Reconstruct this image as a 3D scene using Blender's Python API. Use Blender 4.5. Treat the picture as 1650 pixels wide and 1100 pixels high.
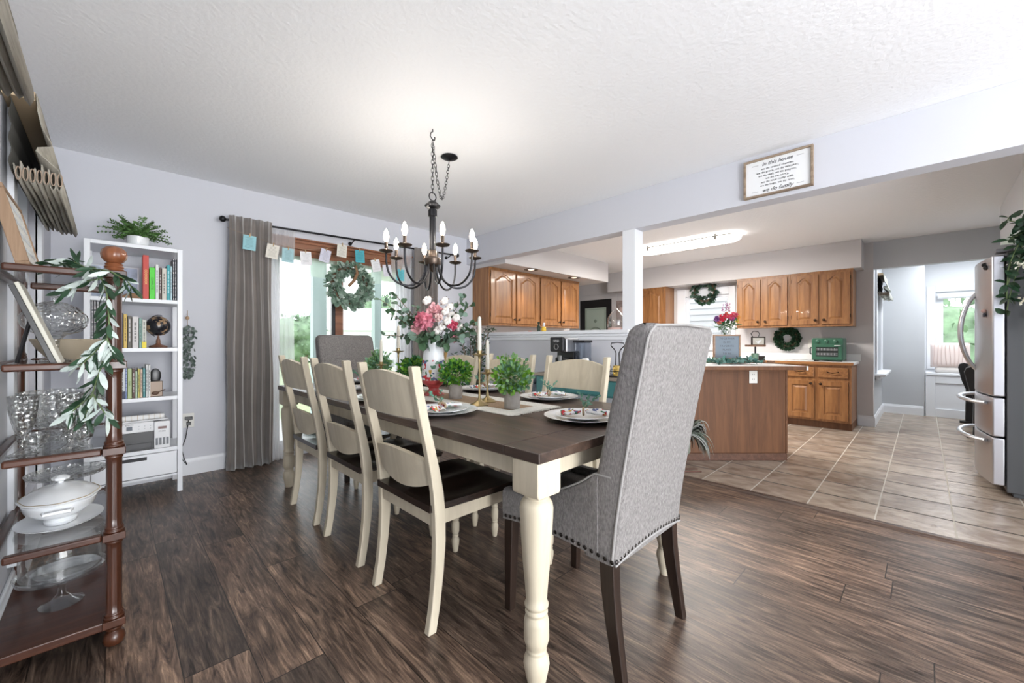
import bpy, bmesh, math, random
from mathutils import Vector, Matrix
PI = math.pi
R = math.radians
rnd = random.Random(7)
for o in list(bpy.data.objects): bpy.data.objects.remove(o)
SC = bpy.context.scene
COL = SC.collection
# ------------------------------------------------------------------ camera
H = 1.09; FPX = 654.0; HEAD = R(45.4)
cam = bpy.data.cameras.new('camera'); camo = bpy.data.objects.new('camera', cam); COL.objects.link(camo)
cam.sensor_width = 36; cam.lens = 36 * FPX / 1650; cam.clip_start = 0.02; cam.clip_end = 300
camo.location = (0, 0, H); camo.rotation_euler = (PI / 2, 0, HEAD - PI / 2)
SC.camera = camo
# ------------------------------------------------------------------ exposure, world
SC.view_settings.view_transform = 'Standard'; SC.view_settings.look = 'None'
SC.view_settings.exposure = 0.7; SC.view_settings.gamma = 1.0; SC.view_settings.use_curve_mapping = False
W = bpy.data.worlds.new('overcast_sky'); SC.world = W; W.use_nodes = True
bgn = W.node_tree.nodes['Background']; bgn.inputs[0].default_value = (0.93, 0.97, 1.0, 1); bgn.inputs[1].default_value = 2.6
# ------------------------------------------------------------------ large area lights
def area(name, loc, rot, sx, sy, energy, color=(1, 1, 1), portal=False):
    l = bpy.data.lights.new(name, 'AREA'); l.shape = 'RECTANGLE'; l.size = sx; l.size_y = sy
    l.energy = energy; l.color = color
    if portal: l.cycles.is_portal = True
    o = bpy.data.objects.new(name, l); COL.objects.link(o); o.location = loc; o.rotation_euler = rot
    return o
area('rear_fill_light', (1.5, -2.9, 1.45), (R(90), 0, 0), 3.4, 1.9, 24, (0.93, 0.96, 1.0))  # added fill lamp behind the camera; no windows are built there
area('ceiling_fill_light', (0.6, -2.95, 0.75), (R(108), 0, R(0)), 1.7, 1.3, 80, (0.97, 0.98, 1.0))  # added fill lamp out of view, tilted upward to brighten the ceiling
area('patio_door_portal', (1.72, 4.36, 1.0), (R(-90), 0, 0), 1.4, 1.9, 1, portal=True)
area('nook_fill_light', (7.8, -.5, 2.34), (0,0,0), 1.2, .8, 26, (.95,.98,1))  # unseen lamp added under the nook ceiling to brighten the nook
area('bay_window_portal', (9.25, -0.9, 1.25), (0, R(90), 0), 1.5, 1.3, 1, portal=True)
# ------------------------------------------------------------------ pixel rays onto known planes
_f = (math.cos(HEAD), math.sin(HEAD)); _r = (math.sin(HEAD), -math.cos(HEAD))
def _ray(u, v):
    s = (u - 825) / FPX; return (_f[0] + s * _r[0], _f[1] + s * _r[1], (550 - v) / FPX)
def _at(k, d): return Vector((d[0] * k, d[1] * k, H + d[2] * k))
def PZ(u, v, z): d = _ray(u, v); return _at((z - H) / d[2], d)
def PX(u, v, x): d = _ray(u, v); return _at(x / d[0], d)
def PY(u, v, y): d = _ray(u, v); return _at(y / d[1], d)
def PK(u, v, k): return _at(k, _ray(u, v))
# ------------------------------------------------------------------ mesh builder
class M:
    def __init__(s): s.v = []; s.f = []; s.mi = []; s.sm = []
    def add(s, vs, fs, m=0, smooth=False):
        n = len(s.v); s.v += [tuple(p) for p in vs]
        for f in fs: s.f.append([i + n for i in f]); s.mi.append(m); s.sm.append(smooth)
        return s
    def box(s, x0, y0, z0, x1, y1, z1, m=0, mat=None):
        x0, x1 = sorted((x0, x1)); y0, y1 = sorted((y0, y1)); z0, z1 = sorted((z0, z1))
        vs = [Vector(p) for p in ((x0,y0,z0),(x1,y0,z0),(x1,y1,z0),(x0,y1,z0),(x0,y0,z1),(x1,y0,z1),(x1,y1,z1),(x0,y1,z1))]
        if mat: vs = [mat @ p for p in vs]
        return s.add(vs, [(0,3,2,1),(4,5,6,7),(0,1,5,4),(1,2,6,5),(2,3,7,6),(3,0,4,7)], m)
    def lathe(s, prof, c=(0,0,0), n=24, m=0, sx=1, sy=1, mat=None, smooth=True, wav=None):
        vs = []; fs = []
        for i, (r, z) in enumerate(prof):
            for k in range(n):
                a = 2 * PI * k / n; rr = r * (wav(a, i) if wav else 1)
                p = Vector((rr * math.cos(a) * sx, rr * math.sin(a) * sy, z))
                if mat: p = mat @ p
                vs.append((p[0] + c[0], p[1] + c[1], p[2] + c[2]))
        for i in range(len(prof) - 1):
            for k in range(n):
                k2 = (k + 1) % n; fs.append((i*n+k, i*n+k2, (i+1)*n+k2, (i+1)*n+k))
        if prof[0][0] > 1e-5: fs.append(tuple(range(n))[::-1])
        if prof[-1][0] > 1e-5: fs.append(tuple((len(prof)-1)*n + k for k in range(n)))
        return s.add(vs, fs, m, smooth)
    def cyl(s, p0, p1, r0, r1=None, n=12, m=0, smooth=True):
        return s.tube([p0, p1], [r0, r0 if r1 is None else r1], n, m=m, smooth=smooth)
    def tube(s, pts, r, n=8, closed=False, m=0, smooth=True, flat=1.0):
        pts = [Vector(p) for p in pts]; N = len(pts)
        if not isinstance(r, (list, tuple)): r = [r] * N
        vs = []; fs = []; ref = None
        for i, p in enumerate(pts):
            a = pts[(i - 1) % N] if (closed or i > 0) else p; b = pts[(i + 1) % N] if (closed or i < N - 1) else p
            t = (b - a); t = t.normalized() if t.length > 1e-9 else Vector((0, 0, 1))
            if ref is None:
                ref = t.orthogonal().normalized() if abs(t.z) > .9 else t.cross(Vector((0, 0, 1))).normalized()
            x = (ref - t * ref.dot(t)); x = x.normalized() if x.length > 1e-6 else t.orthogonal().normalized(); ref = x; y = t.cross(x)
            for k in range(n):
                q = 2 * PI * k / n; vs.append(p + x * (r[i] * math.cos(q)) + y * (r[i] * flat * math.sin(q)))
        rng = N if closed else N - 1
        for i in range(rng):
            j = (i + 1) % N
            for k in range(n):
                k2 = (k + 1) % n; fs.append((i*n+k, i*n+k2, j*n+k2, j*n+k))
        if not closed:
            fs.append(tuple(range(n))[::-1]); fs.append(tuple((N-1)*n + k for k in range(n)))
        return s.add(vs, fs, m, smooth)
    def prism(s, poly, ax, a, b, m=0, smooth=False):
        # poly of 2d points; ax = extrusion axis
        def P(p, t): return {'x': (t, p[0], p[1]), 'y': (p[0], t, p[1]), 'z': (p[0], p[1], t)}[ax]
        n = len(poly); vs = [P(p, a) for p in poly] + [P(p, b) for p in poly]
        fs = [tuple(range(n))[::-1], tuple(n + i for i in range(n))] + [(i, (i+1) % n, n + (i+1) % n, n + i) for i in range(n)]
        return s.add(vs, fs, m, smooth)
    def post(s, rows, m=0, n=4):
        # rows of (cx, cy, z, wx, wy): rectangular section swept upward
        vs = []
        for cx, cy, z, wx, wy in rows:
            vs += [(cx-wx/2,cy-wy/2,z),(cx+wx/2,cy-wy/2,z),(cx+wx/2,cy+wy/2,z),(cx-wx/2,cy+wy/2,z)]
        fs = [(3,2,1,0)]
        for i in range(len(rows) - 1):
            for k in range(4): k2 = (k+1) % 4; fs.append((4*i+k, 4*i+k2, 4*i+4+k2, 4*i+4+k))
        L = 4 * (len(rows) - 1); fs.append((L, L+1, L+2, L+3))
        return s.add(vs, fs, m)
    def ball(s, c, r, n=12, sx=1, sy=1, sz=1, m=0, wav=None):
        prof = [(r * math.sin(PI * i / (n//2)), -r * sz * math.cos(PI * i / (n//2))) for i in range(n//2 + 1)]
        prof[0] = (0, prof[0][1]); prof[-1] = (0, prof[-1][1])
        return s.lathe(prof, c, n, m, sx, sy, wav=wav)
    def grid(s, fn, nu, nv, m=0, smooth=True):
        vs = [fn(i / nu, j / nv) for j in range(nv + 1) for i in range(nu + 1)]
        fs = [(j*(nu+1)+i, j*(nu+1)+i+1, (j+1)*(nu+1)+i+1, (j+1)*(nu+1)+i) for j in range(nv) for i in range(nu)]
        return s.add(vs, fs, m, smooth)
    def leaf(s, p, d, L, Wd, m=0, up=None, droop=.15, rnd_round=False):
        p = Vector(p); d = Vector(d).normalized(); up = Vector(up) if up else Vector((rnd.uniform(-1,1), rnd.uniform(-1,1), rnd.uniform(-.3,1)))
        sd = d.cross(up); sd = sd.normalized() if sd.length > 1e-4 else d.orthogonal().normalized(); nn = sd.cross(d)
        st = ((0,.04),(.3,.85),(.6,1),(.85,.6),(1,.03)) if not rnd_round else ((0,.1),(.2,.8),(.55,1),(.85,.75),(1,.1))
        vs = []
        for t, w in st:
            c = p + d * (L * t) - nn * (droop * L * t * t)
            vs += [c - sd * (Wd * w / 2) + nn * (Wd * .12 * w), c, c + sd * (Wd * w / 2) + nn * (Wd * .12 * w)]
        fs = []
        for i in range(4):
            fs += [(3*i,3*i+1,3*i+4,3*i+3),(3*i+1,3*i+2,3*i+5,3*i+4)]
        return s.add(vs, fs, m, True)
    def build(s, name, mats, parent=None, loc=None, bevel=0, seg=2, rot=None, sub=0, solid=0):
        me = bpy.data.meshes.new(name); me.from_pydata(s.v, [], s.f)
        if not isinstance(mats, (list, tuple)): mats = [mats]
        for x in mats: me.materials.append(x)
        me.polygons.foreach_set('material_index', s.mi); me.polygons.foreach_set('use_smooth', s.sm)
        me.update()
        bm = bmesh.new(); bm.from_mesh(me); bmesh.ops.recalc_face_normals(bm, faces=bm.faces) if not solid else None; bm.to_mesh(me); bm.free()
        if any(s.sm): me.set_sharp_from_angle(angle=R(42))
        o = bpy.data.objects.new(name, me); COL.objects.link(o)
        if parent: o.parent = parent
        if loc: o.location = loc
        if rot: o.rotation_euler = rot
        if solid:
            md = o.modifiers.new('thickness', 'SOLIDIFY'); md.thickness = solid
        if sub:
            md = o.modifiers.new('subdivision', 'SUBSURF'); md.levels = sub; md.render_levels = sub
        if bevel:
            md = o.modifiers.new('bevel', 'BEVEL'); md.width = bevel; md.segments = seg; md.limit_method = 'ANGLE'; md.angle_limit = R(40)
        return o
def tag(o, label, cat, group=None):
    o['label'] = label; o['category'] = cat
    if group: o['group'] = group
    return o
def stru(o): o['kind'] = 'structure'; return o
def thing(name, label, cat, loc=(0,0,0), rz=0, group=None):
    o = bpy.data.objects.new(name, None); COL.objects.link(o); o.empty_display_size = .1
    o.location = loc; o.rotation_euler = (0, 0, rz); return tag(o, label, cat, group)
def dup(root, loc, rz=None, label=None, group=None):
    r = root.copy(); COL.objects.link(r); r.location = loc
    if rz is not None: r.rotation_euler = (0, 0, rz)
    if label: r['label'] = label
    if group: r['group'] = group
    for ch in list(root.children):
        c = ch.copy(); COL.objects.link(c); c.parent = r
        for g in list(ch.children):
            d = g.copy(); COL.objects.link(d); d.parent = c
    return r
# ------------------------------------------------------------------ materials
def newmat(name):
    m = bpy.data.materials.new(name); m.use_nodes = True
    nt = m.node_tree; return m, nt, nt.nodes['Principled BSDF']
def plain(name, col, rough=.5, metal=0, spec=.5, emit=0, noise=0, nscale=8, bump=0, bscale=60, stretch=(1,1,1), coat=0, sheen=0, alpha=1):
    m, nt, b = newmat(name)
    b.inputs['Base Color'].default_value = (*col, 1); b.inputs['Roughness'].default_value = rough; b.inputs['Metallic'].default_value = metal
    b.inputs['Specular IOR Level'].default_value = spec; b.inputs['Coat Weight'].default_value = coat
    if sheen: b.inputs['Sheen Weight'].default_value = sheen
    if emit: b.inputs['Emission Color'].default_value = (*col, 1); b.inputs['Emission Strength'].default_value = emit
    if noise or bump:
        tc = nt.nodes.new('ShaderNodeTexCoord'); mp = nt.nodes.new('ShaderNodeMapping'); mp.inputs['Scale'].default_value = stretch
        nt.links.new(tc.outputs['Object'], mp.inputs[0])
    if noise:
        n = nt.nodes.new('ShaderNodeTexNoise'); n.inputs['Scale'].default_value = nscale; n.inputs['Detail'].default_value = 5
        nt.links.new(mp.outputs[0], n.inputs['Vector'])
        r = nt.nodes.new('ShaderNodeValToRGB'); r.color_ramp.elements[0].position = .3; r.color_ramp.elements[1].position = .7
        r.color_ramp.elements[0].color = (*[c * (1 - noise) for c in col], 1); r.color_ramp.elements[1].color = (*[min(1, c * (1 + noise)) for c in col], 1)
        nt.links.new(n.outputs['Fac'], r.inputs[0]); nt.links.new(r.outputs[0], b.inputs['Base Color'])
    if bump:
        n2 = nt.nodes.new('ShaderNodeTexNoise'); n2.inputs['Scale'].default_value = bscale; n2.inputs['Detail'].default_value = 3
        nt.links.new(mp.outputs[0], n2.inputs['Vector'])
        bp = nt.nodes.new('ShaderNodeBump'); bp.inputs['Strength'].default_value = bump; bp.inputs['Distance'].default_value = .01
        nt.links.new(n2.outputs['Fac'], bp.inputs['Height']); nt.links.new(bp.outputs[0], b.inputs['Normal'])
    return m
def wood(name, c1, c2, rough=.4, axis=2, scale=9, coat=0.0, bump=.08, mid=None):
    m, nt, b = newmat(name); b.inputs['Roughness'].default_value = rough; b.inputs['Coat Weight'].default_value = coat
    tc = nt.nodes.new('ShaderNodeTexCoord'); mp = nt.nodes.new('ShaderNodeMapping'); sc = [scale, scale, scale]; sc[axis] = scale * .07
    mp.inputs['Scale'].default_value = sc; nt.links.new(tc.outputs['Object'], mp.inputs[0])
    n = nt.nodes.new('ShaderNodeTexNoise'); n.inputs['Scale'].default_value = 3; n.inputs['Detail'].default_value = 8; n.inputs['Roughness'].default_value = .65; n.inputs['Distortion'].default_value = .6
    nt.links.new(mp.outputs[0], n.inputs['Vector'])
    r = nt.nodes.new('ShaderNodeValToRGB'); e = r.color_ramp.elements; e[0].position = .3; e[1].position = .72; e[0].color = (*c1, 1); e[1].color = (*c2, 1)
    nt.links.new(n.outputs['Fac'], r.inputs[0]); nt.links.new(r.outputs[0], b.inputs['Base Color'])
    bp = nt.nodes.new('ShaderNodeBump'); bp.inputs['Strength'].default_value = bump; bp.inputs['Distance'].default_value = .01
    nt.links.new(n.outputs['Fac'], bp.inputs['Height']); nt.links.new(bp.outputs[0], b.inputs['Normal'])
    return m
def thinglass(name, tint=(1,1,1), mix=.12, rough=.02, bump=0, bscale=30):
    m, nt, b = newmat(name); nt.nodes.remove(b); out = nt.nodes['Material Output']
    t = nt.nodes.new('ShaderNodeBsdfTransparent'); t.inputs[0].default_value = (*tint, 1)
    g = nt.nodes.new('ShaderNodeBsdfGlossy'); g.inputs['Roughness'].default_value = rough
    fr = nt.nodes.new('ShaderNodeLayerWeight'); fr.inputs['Blend'].default_value = .5
    mx = nt.nodes.new('ShaderNodeMixShader'); pw = nt.nodes.new('ShaderNodeMath'); pw.operation = 'POWER'; nt.links.new(fr.outputs['Facing'], pw.inputs[0]); pw.inputs[1].default_value = 2.2
    ma = nt.nodes.new('ShaderNodeMath'); ma.operation = 'MULTIPLY_ADD'; nt.links.new(pw.outputs[0], ma.inputs[0]); ma.inputs[1].default_value = .75; ma.inputs[2].default_value = mix * (.25 if not bump else .8); nt.links.new(ma.outputs[0], mx.inputs[0]); nt.links.new(t.outputs[0], mx.inputs[1]); nt.links.new(g.outputs[0], mx.inputs[2])
    nt.links.new(mx.outputs[0], out.inputs[0])
    if bump:
        tc = nt.nodes.new('ShaderNodeTexCoord'); v = nt.nodes.new('ShaderNodeTexVoronoi'); v.inputs['Scale'].default_value = bscale; nt.links.new(tc.outputs['Object'], v.inputs['Vector'])
        bp = nt.nodes.new('ShaderNodeBump'); bp.inputs['Strength'].default_value = bump; bp.inputs['Distance'].default_value = .02
        nt.links.new(v.outputs['Distance'], bp.inputs['Height']); nt.links.new(bp.outputs[0], g.inputs['Normal']); nt.links.new(bp.outputs[0], fr.inputs['Normal'])
    return m
def sheer(name, col, opac):
    m, nt, b = newmat(name); nt.nodes.remove(b); out = nt.nodes['Material Output']
    t = nt.nodes.new('ShaderNodeBsdfTransparent'); d = nt.nodes.new('ShaderNodeBsdfDiffuse'); d.inputs[0].default_value = (*col, 1)
    tl = nt.nodes.new('ShaderNodeBsdfTranslucent'); tl.inputs[0].default_value = (*col, 1)
    a = nt.nodes.new('ShaderNodeMixShader'); a.inputs[0].default_value = .5; nt.links.new(d.outputs[0], a.inputs[1]); nt.links.new(tl.outputs[0], a.inputs[2])
    mx = nt.nodes.new('ShaderNodeMixShader'); nt.links.new(t.outputs[0], mx.inputs[1]); nt.links.new(a.outputs[0], mx.inputs[2]); mx.inputs[0].default_value = opac
    nt.links.new(mx.outputs[0], out.inputs[0])
    return m
def plank_floor():
    m, nt, b = newmat('floor_planks'); L = nt.links; N = nt.nodes.new
    def MT(op, a, c=None, d=None):
        n = N('ShaderNodeMath'); n.operation = op
        for k, v in enumerate((a, c, d)):
            if v is None: continue
            if isinstance(v, (int, float)): n.inputs[k].default_value = v
            else: L.new(v, n.inputs[k])
        return n.outputs[0]
    PWD, PLN = .182, 1.22
    tc = N('ShaderNodeTexCoord'); sx = N('ShaderNodeSeparateXYZ'); L.new(tc.outputs['Object'], sx.inputs[0])
    tx = MT('DIVIDE', MT('ADD', sx.outputs[0], 4.02), PWD); row = MT('FLOOR', tx)
    w1 = N('ShaderNodeTexWhiteNoise'); w1.noise_dimensions = '1D'; L.new(row, w1.inputs['W'])
    ty = MT('DIVIDE', MT('ADD', MT('ADD', sx.outputs[1], 9.0), MT('MULTIPLY', w1.outputs['Value'], PLN)), PLN)
    def dist(t): f = MT('FRACT', t); return MT('MINIMUM', f, MT('SUBTRACT', 1.0, f))
    gap = MT('MAXIMUM', MT('LESS_THAN', dist(tx), .0085), MT('LESS_THAN', dist(ty), .0016))
    cmb = N('ShaderNodeCombineXYZ'); L.new(row, cmb.inputs[0]); L.new(MT('FLOOR', ty), cmb.inputs[1])
    br = N('ShaderNodeTexWhiteNoise'); br.noise_dimensions = '2D'; L.new(cmb.outputs[0], br.inputs['Vector'])
    # grain offset per plank
    sp = N('ShaderNodeVectorMath'); sp.operation = 'MULTIPLY_ADD'; sp.inputs[1].default_value = (7, 3, 0); L.new(br.outputs['Color'], sp.inputs[0]); L.new(tc.outputs['Object'], sp.inputs[2])
    m2 = N('ShaderNodeMapping'); m2.inputs['Scale'].default_value = (13, 1.5, 1); L.new(sp.outputs[0], m2.inputs[0])
    n1 = N('ShaderNodeTexNoise'); n1.inputs['Scale'].default_value = 2.2; n1.inputs['Detail'].default_value = 9; n1.inputs['Roughness'].default_value = .68; n1.inputs['Distortion'].default_value = 1.6; L.new(m2.outputs[0], n1.inputs['Vector'])
    m3 = N('ShaderNodeMapping'); m3.inputs['Scale'].default_value = (2.6, 1.1, 1); L.new(sp.outputs[0], m3.inputs[0])
    n2 = N('ShaderNodeTexNoise'); n2.inputs['Scale'].default_value = 2.4; n2.inputs['Detail'].default_value = 5; n2.inputs['Distortion'].default_value = .8; L.new(m3.outputs[0], n2.inputs['Vector'])
    m4 = N('ShaderNodeMapping'); m4.inputs['Scale'].default_value = (60, 3, 1); L.new(sp.outputs[0], m4.inputs[0])
    n3 = N('ShaderNodeTexNoise'); n3.inputs['Scale'].default_value = 3; n3.inputs['Detail'].default_value = 3; L.new(m4.outputs[0], n3.inputs['Vector'])
    r = N('ShaderNodeValToRGB'); e = r.color_ramp.elements; e[0].position = .33; e[0].color = (.028,.018,.014,1); e[1].position = .70; e[1].color = (.42,.30,.215,1)
    q = e.new(.48); q.color = (.14,.098,.076,1); q = e.new(.58); q.color = (.23,.165,.125,1)
    L.new(n1.outputs['Fac'], r.inputs[0])
    mul = N('ShaderNodeMix'); mul.data_type = 'RGBA'; mul.blend_type = 'MULTIPLY'; mul.inputs[0].default_value = 1
    r2 = N('ShaderNodeValToRGB'); e = r2.color_ramp.elements; e[0].position = .3; e[0].color = (.52,.50,.49,1); e[1].position = .68; e[1].color = (1.25,1.2,1.15,1)
    L.new(n2.outputs['Fac'], r2.inputs[0]); L.new(r.outputs[0], mul.inputs[6]); L.new(r2.outputs[0], mul.inputs[7])
    r3 = N('ShaderNodeValToRGB'); e = r3.color_ramp.elements; e[0].position = .35; e[0].color = (.62,.60,.60,1); e[1].position = .65; e[1].color = (1.1,1.1,1.1,1); L.new(n3.outputs['Fac'], r3.inputs[0])
    mu3 = N('ShaderNodeMix'); mu3.data_type = 'RGBA'; mu3.blend_type = 'MULTIPLY'; mu3.inputs[0].default_value = 1; L.new(mul.outputs[2], mu3.inputs[6]); L.new(r3.outputs[0], mu3.inputs[7])
    r4 = N('ShaderNodeValToRGB'); e = r4.color_ramp.elements; e[0].position = 0; e[0].color = (.72,.74,.76,1); e[1].position = 1; e[1].color = (1.25,1.2,1.15,1); L.new(br.outputs['Value'], r4.inputs[0])
    mu4 = N('ShaderNodeMix'); mu4.data_type = 'RGBA'; mu4.blend_type = 'MULTIPLY'; mu4.inputs[0].default_value = 1; L.new(mu3.outputs[2], mu4.inputs[6]); L.new(r4.outputs[0], mu4.inputs[7])
    fin = N('ShaderNodeMix'); fin.data_type = 'RGBA'; L.new(gap, fin.inputs[0]); L.new(mu4.outputs[2], fin.inputs[6]); fin.inputs[7].default_value = (.02,.015,.012,1)
    L.new(fin.outputs[2], b.inputs['Base Color'])
    rr = N('ShaderNodeMapRange'); rr.inputs[3].default_value = .28; rr.inputs[4].default_value = .5; L.new(n3.outputs['Fac'], rr.inputs[0]); L.new(rr.outputs[0], b.inputs['Roughness'])
    bp = N('ShaderNodeBump'); bp.inputs['Strength'].default_value = .25; bp.inputs['Distance'].default_value = .004; L.new(n1.outputs['Fac'], bp.inputs['Height']); L.new(bp.outputs[0], b.inputs['Normal'])
    return m
def tile_floor():
    m, nt, b = newmat('floor_tiles'); L = nt.links; N = nt.nodes.new
    def MT(op, a, c=None, d=None):
        n = N('ShaderNodeMath'); n.operation = op
        for k, v in enumerate((a, c, d)):
            if v is None: continue
            if isinstance(v, (int, float)): n.inputs[k].default_value = v
            else: L.new(v, n.inputs[k])
        return n.outputs[0]
    tc = N('ShaderNodeTexCoord'); sx = N('ShaderNodeSeparateXYZ'); L.new(tc.outputs['Object'], sx.inputs[0])
    tx = MT('DIVIDE', MT('SUBTRACT', sx.outputs[0], 3.30), .34); ty = MT('DIVIDE', MT('SUBTRACT', sx.outputs[1], .211), .34)
    def dist(t): f = MT('FRACT', t); return MT('MINIMUM', f, MT('SUBTRACT', 1.0, f))
    gx = MT('LESS_THAN', dist(tx), .026); gy = MT('LESS_THAN', dist(ty), .012)
    cmb = N('ShaderNodeCombineXYZ'); L.new(MT('FLOOR', tx), cmb.inputs[0]); L.new(MT('FLOOR', ty), cmb.inputs[1])
    wn = N('ShaderNodeTexWhiteNoise'); wn.noise_dimensions = '2D'; L.new(cmb.outputs[0], wn.inputs['Vector'])
    sp = N('ShaderNodeVectorMath'); sp.operation = 'MULTIPLY_ADD'; sp.inputs[1].default_value = (5, 9, 0); L.new(wn.outputs['Color'], sp.inputs[0]); L.new(tc.outputs['Object'], sp.inputs[2])
    m2 = N('ShaderNodeMapping'); m2.inputs['Scale'].default_value = (2.8, 1.7, 1); L.new(sp.outputs[0], m2.inputs[0])
    n1 = N('ShaderNodeTexNoise'); n1.inputs['Scale'].default_value = 3; n1.inputs['Detail'].default_value = 8; n1.inputs['Distortion'].default_value = .8; L.new(m2.outputs[0], n1.inputs['Vector'])
    fac = MT('ADD', MT('MULTIPLY', MT('SUBTRACT', wn.outputs['Value'], .5), .16), n1.outputs['Fac'])
    r = N('ShaderNodeValToRGB'); e = r.color_ramp.elements; e[0].position = .3; e[0].color = (.235,.175,.135,1); e[1].position = .7; e[1].color = (.44,.37,.30,1); L.new(fac, r.inputs[0])
    a = N('ShaderNodeMix'); a.data_type = 'RGBA'; L.new(gx, a.inputs[0]); L.new(r.outputs[0], a.inputs[6]); a.inputs[7].default_value = (.06,.05,.04,1)
    c = N('ShaderNodeMix'); c.data_type = 'RGBA'; L.new(gy, c.inputs[0]); L.new(a.outputs[2], c.inputs[6]); c.inputs[7].default_value = (.46,.42,.36,1)
    L.new(c.outputs[2], b.inputs['Base Color']); g = MT('MAXIMUM', gx, gy); L.new(MT('MULTIPLY_ADD', g, .4, .27), b.inputs['Roughness'])
    n4 = N('ShaderNodeTexNoise'); n4.inputs['Scale'].default_value = 24; n4.inputs['Detail'].default_value = 4; L.new(tc.outputs['Object'], n4.inputs['Vector'])
    bp = N('ShaderNodeBump'); bp.inputs['Strength'].default_value = .45; bp.inputs['Distance'].default_value = .006; L.new(MT('SUBTRACT', n4.outputs['Fac'], g), bp.inputs['Height']); L.new(bp.outputs[0], b.inputs['Normal'])
    return m
WALL = plain('wall_paint', (.60,.61,.66), .6, bump=.06, bscale=250)
WALLK = plain('kitchen_wall_paint', (.58,.56,.56), .6)
WALLG = plain('nook_wall_paint', (.52,.54,.57), .6)
CEIL = plain('ceiling_paint', (.90,.91,.93), .8, bump=.28, bscale=45)
TRIM = plain('white_trim', (.78,.80,.84), .35)
WHITE = plain('white_paint', (.80,.82,.86), .35)
FLOOR = plank_floor(); TILE = tile_floor()
OAK = wood('honey_oak', (.175,.07,.023), (.40,.19,.07), .35, 2, 9, coat=.15)
OAKX = wood('honey_oak_rail', (.18,.072,.024), (.39,.185,.068), .35, 1, 9, coat=.15)
PEN = wood('brown_oak_panel', (.095,.036,.013), (.185,.078,.030), .62, 2, 7)
CHERRY = wood('cherry_wood', (.030,.010,.005), (.095,.030,.013), .3, 2, 8, coat=.08)
CHERRYH = wood('cherry_rail', (.035,.011,.006), (.10,.032,.014), .3, 0, 8, coat=.08)
FINIAL = wood('finial_wood', (.16,.05,.02), (.30,.11,.045), .3, 2, 8, coat=.3)
CREAM = wood('distressed_cream', (.49,.425,.315), (.67,.60,.465), .5, 2, 5, bump=.04)
TABLETOP = wood('tabletop_wood', (.024,.014,.010), (.105,.064,.045), .40, 1, 9, bump=.15)
SEATW = wood('dark_seat_wood', (.012,.007,.005), (.04,.024,.018), .26, 0, 9, bump=.1)
DARKLEG = wood('espresso_leg', (.012,.007,.005), (.035,.02,.014), .35, 2, 12)
LINEN = plain('grey_linen', (.225,.212,.205), .95, noise=.30, nscale=190, bump=.5, bscale=350, stretch=(1,1,.4), spec=.2)
PIPE = plain('linen_piping', (.29,.28,.27), .9)
NAIL = plain('bronze_nailhead', (.05,.045,.042), .3, 1)
BLACKM = plain('black_metal', (.025,.025,.028), .35, .8)
BRONZE = plain('bronze_metal', (.10,.075,.06), .35, .85)
KNOB = plain('dark_knob', (.05,.03,.02), .35, .9)
BRASS = plain('aged_brass', (.42,.33,.17), .35, 1)
STEEL = plain('stainless_steel', (.62,.63,.66), .34, 1, bump=.04, bscale=6, stretch=(1,1,.1))
STEELG = plain('grey_fridge_side', (.10,.105,.11), .5, .3)
BLACK = plain('black_plastic', (.012,.012,.014), .3)
DBLACK = plain('black_paint', (.018,.017,.018), .35)
COUNTER = plain('white_laminate', (.82,.82,.82), .3)
GLASS = thinglass('window_glass', mix=.08)
CRYSTAL = thinglass('cut_crystal', (.955,.965,.96), mix=.22, rough=.08, bump=.5, bscale=60)
CLEARG = thinglass('clear_glass', (.96,.97,.97), mix=.16, rough=.02)
VELVET = plain('taupe_velvet', (.19,.165,.15), .75, sheen=.6, noise=.12, nscale=6)
SHEER = sheer('sheer_voile', (.92,.93,.95), .5)
SHADEF = plain('woven_taupe_shade', (.34,.315,.265), .9, noise=.25, nscale=60, stretch=(1,.08,1), bump=.3, bscale=160)
SHADEB = plain('shade_lining', (.055,.052,.045), .9)
PORC = plain('white_porcelain', (.87,.89,.91), .15, coat=.4)
PAPER = plain('white_paper', (.85,.85,.84), .8)
DOORW = wood('stained_door_wood', (.15,.05,.022), (.34,.135,.062), .35, 0, 8, coat=.2)
TEAL = plain('teal_paint', (.045,.165,.17), .4, noise=.1, nscale=10)
LEAFD = plain('dark_leaf', (.022,.06,.028), .5, noise=.5, nscale=30)
LEAFS = plain('silver_leaf', (.58,.66,.62), .5, noise=.15, nscale=30)
LEAFG = plain('bright_leaf', (.10,.27,.035), .5, noise=.5, nscale=40)
LEAFM = plain('mid_green_leaf', (.05,.14,.045), .5, noise=.4, nscale=30)
LEAFE = plain('eucalyptus_leaf', (.13,.22,.17), .55, noise=.35, nscale=25)
LEAFW = plain('pale_sage_leaf', (.27,.38,.30), .6, noise=.3, nscale=30)
STEM = plain('brown_stem', (.16,.10,.06), .7)
STEMG = plain('green_stem', (.14,.20,.08), .7)
CONC = plain('concrete_pot', (.36,.33,.30), .85, noise=.15, nscale=40)
WAX = plain('ivory_wax', (.78,.75,.66), .45)
BULB = plain('lit_bulb', (1.0,.86,.66), .3, emit=14)
TUBE = plain('lit_diffuser', (1.0,.96,.90), .3, emit=3.2)
GROUND = plain('grass', (.24,.31,.15), .9, noise=.3, nscale=.6)
INK = plain('ink', (.05,.05,.055), .6)
TWINE = plain('twine', (.30,.22,.14), .9)
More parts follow.
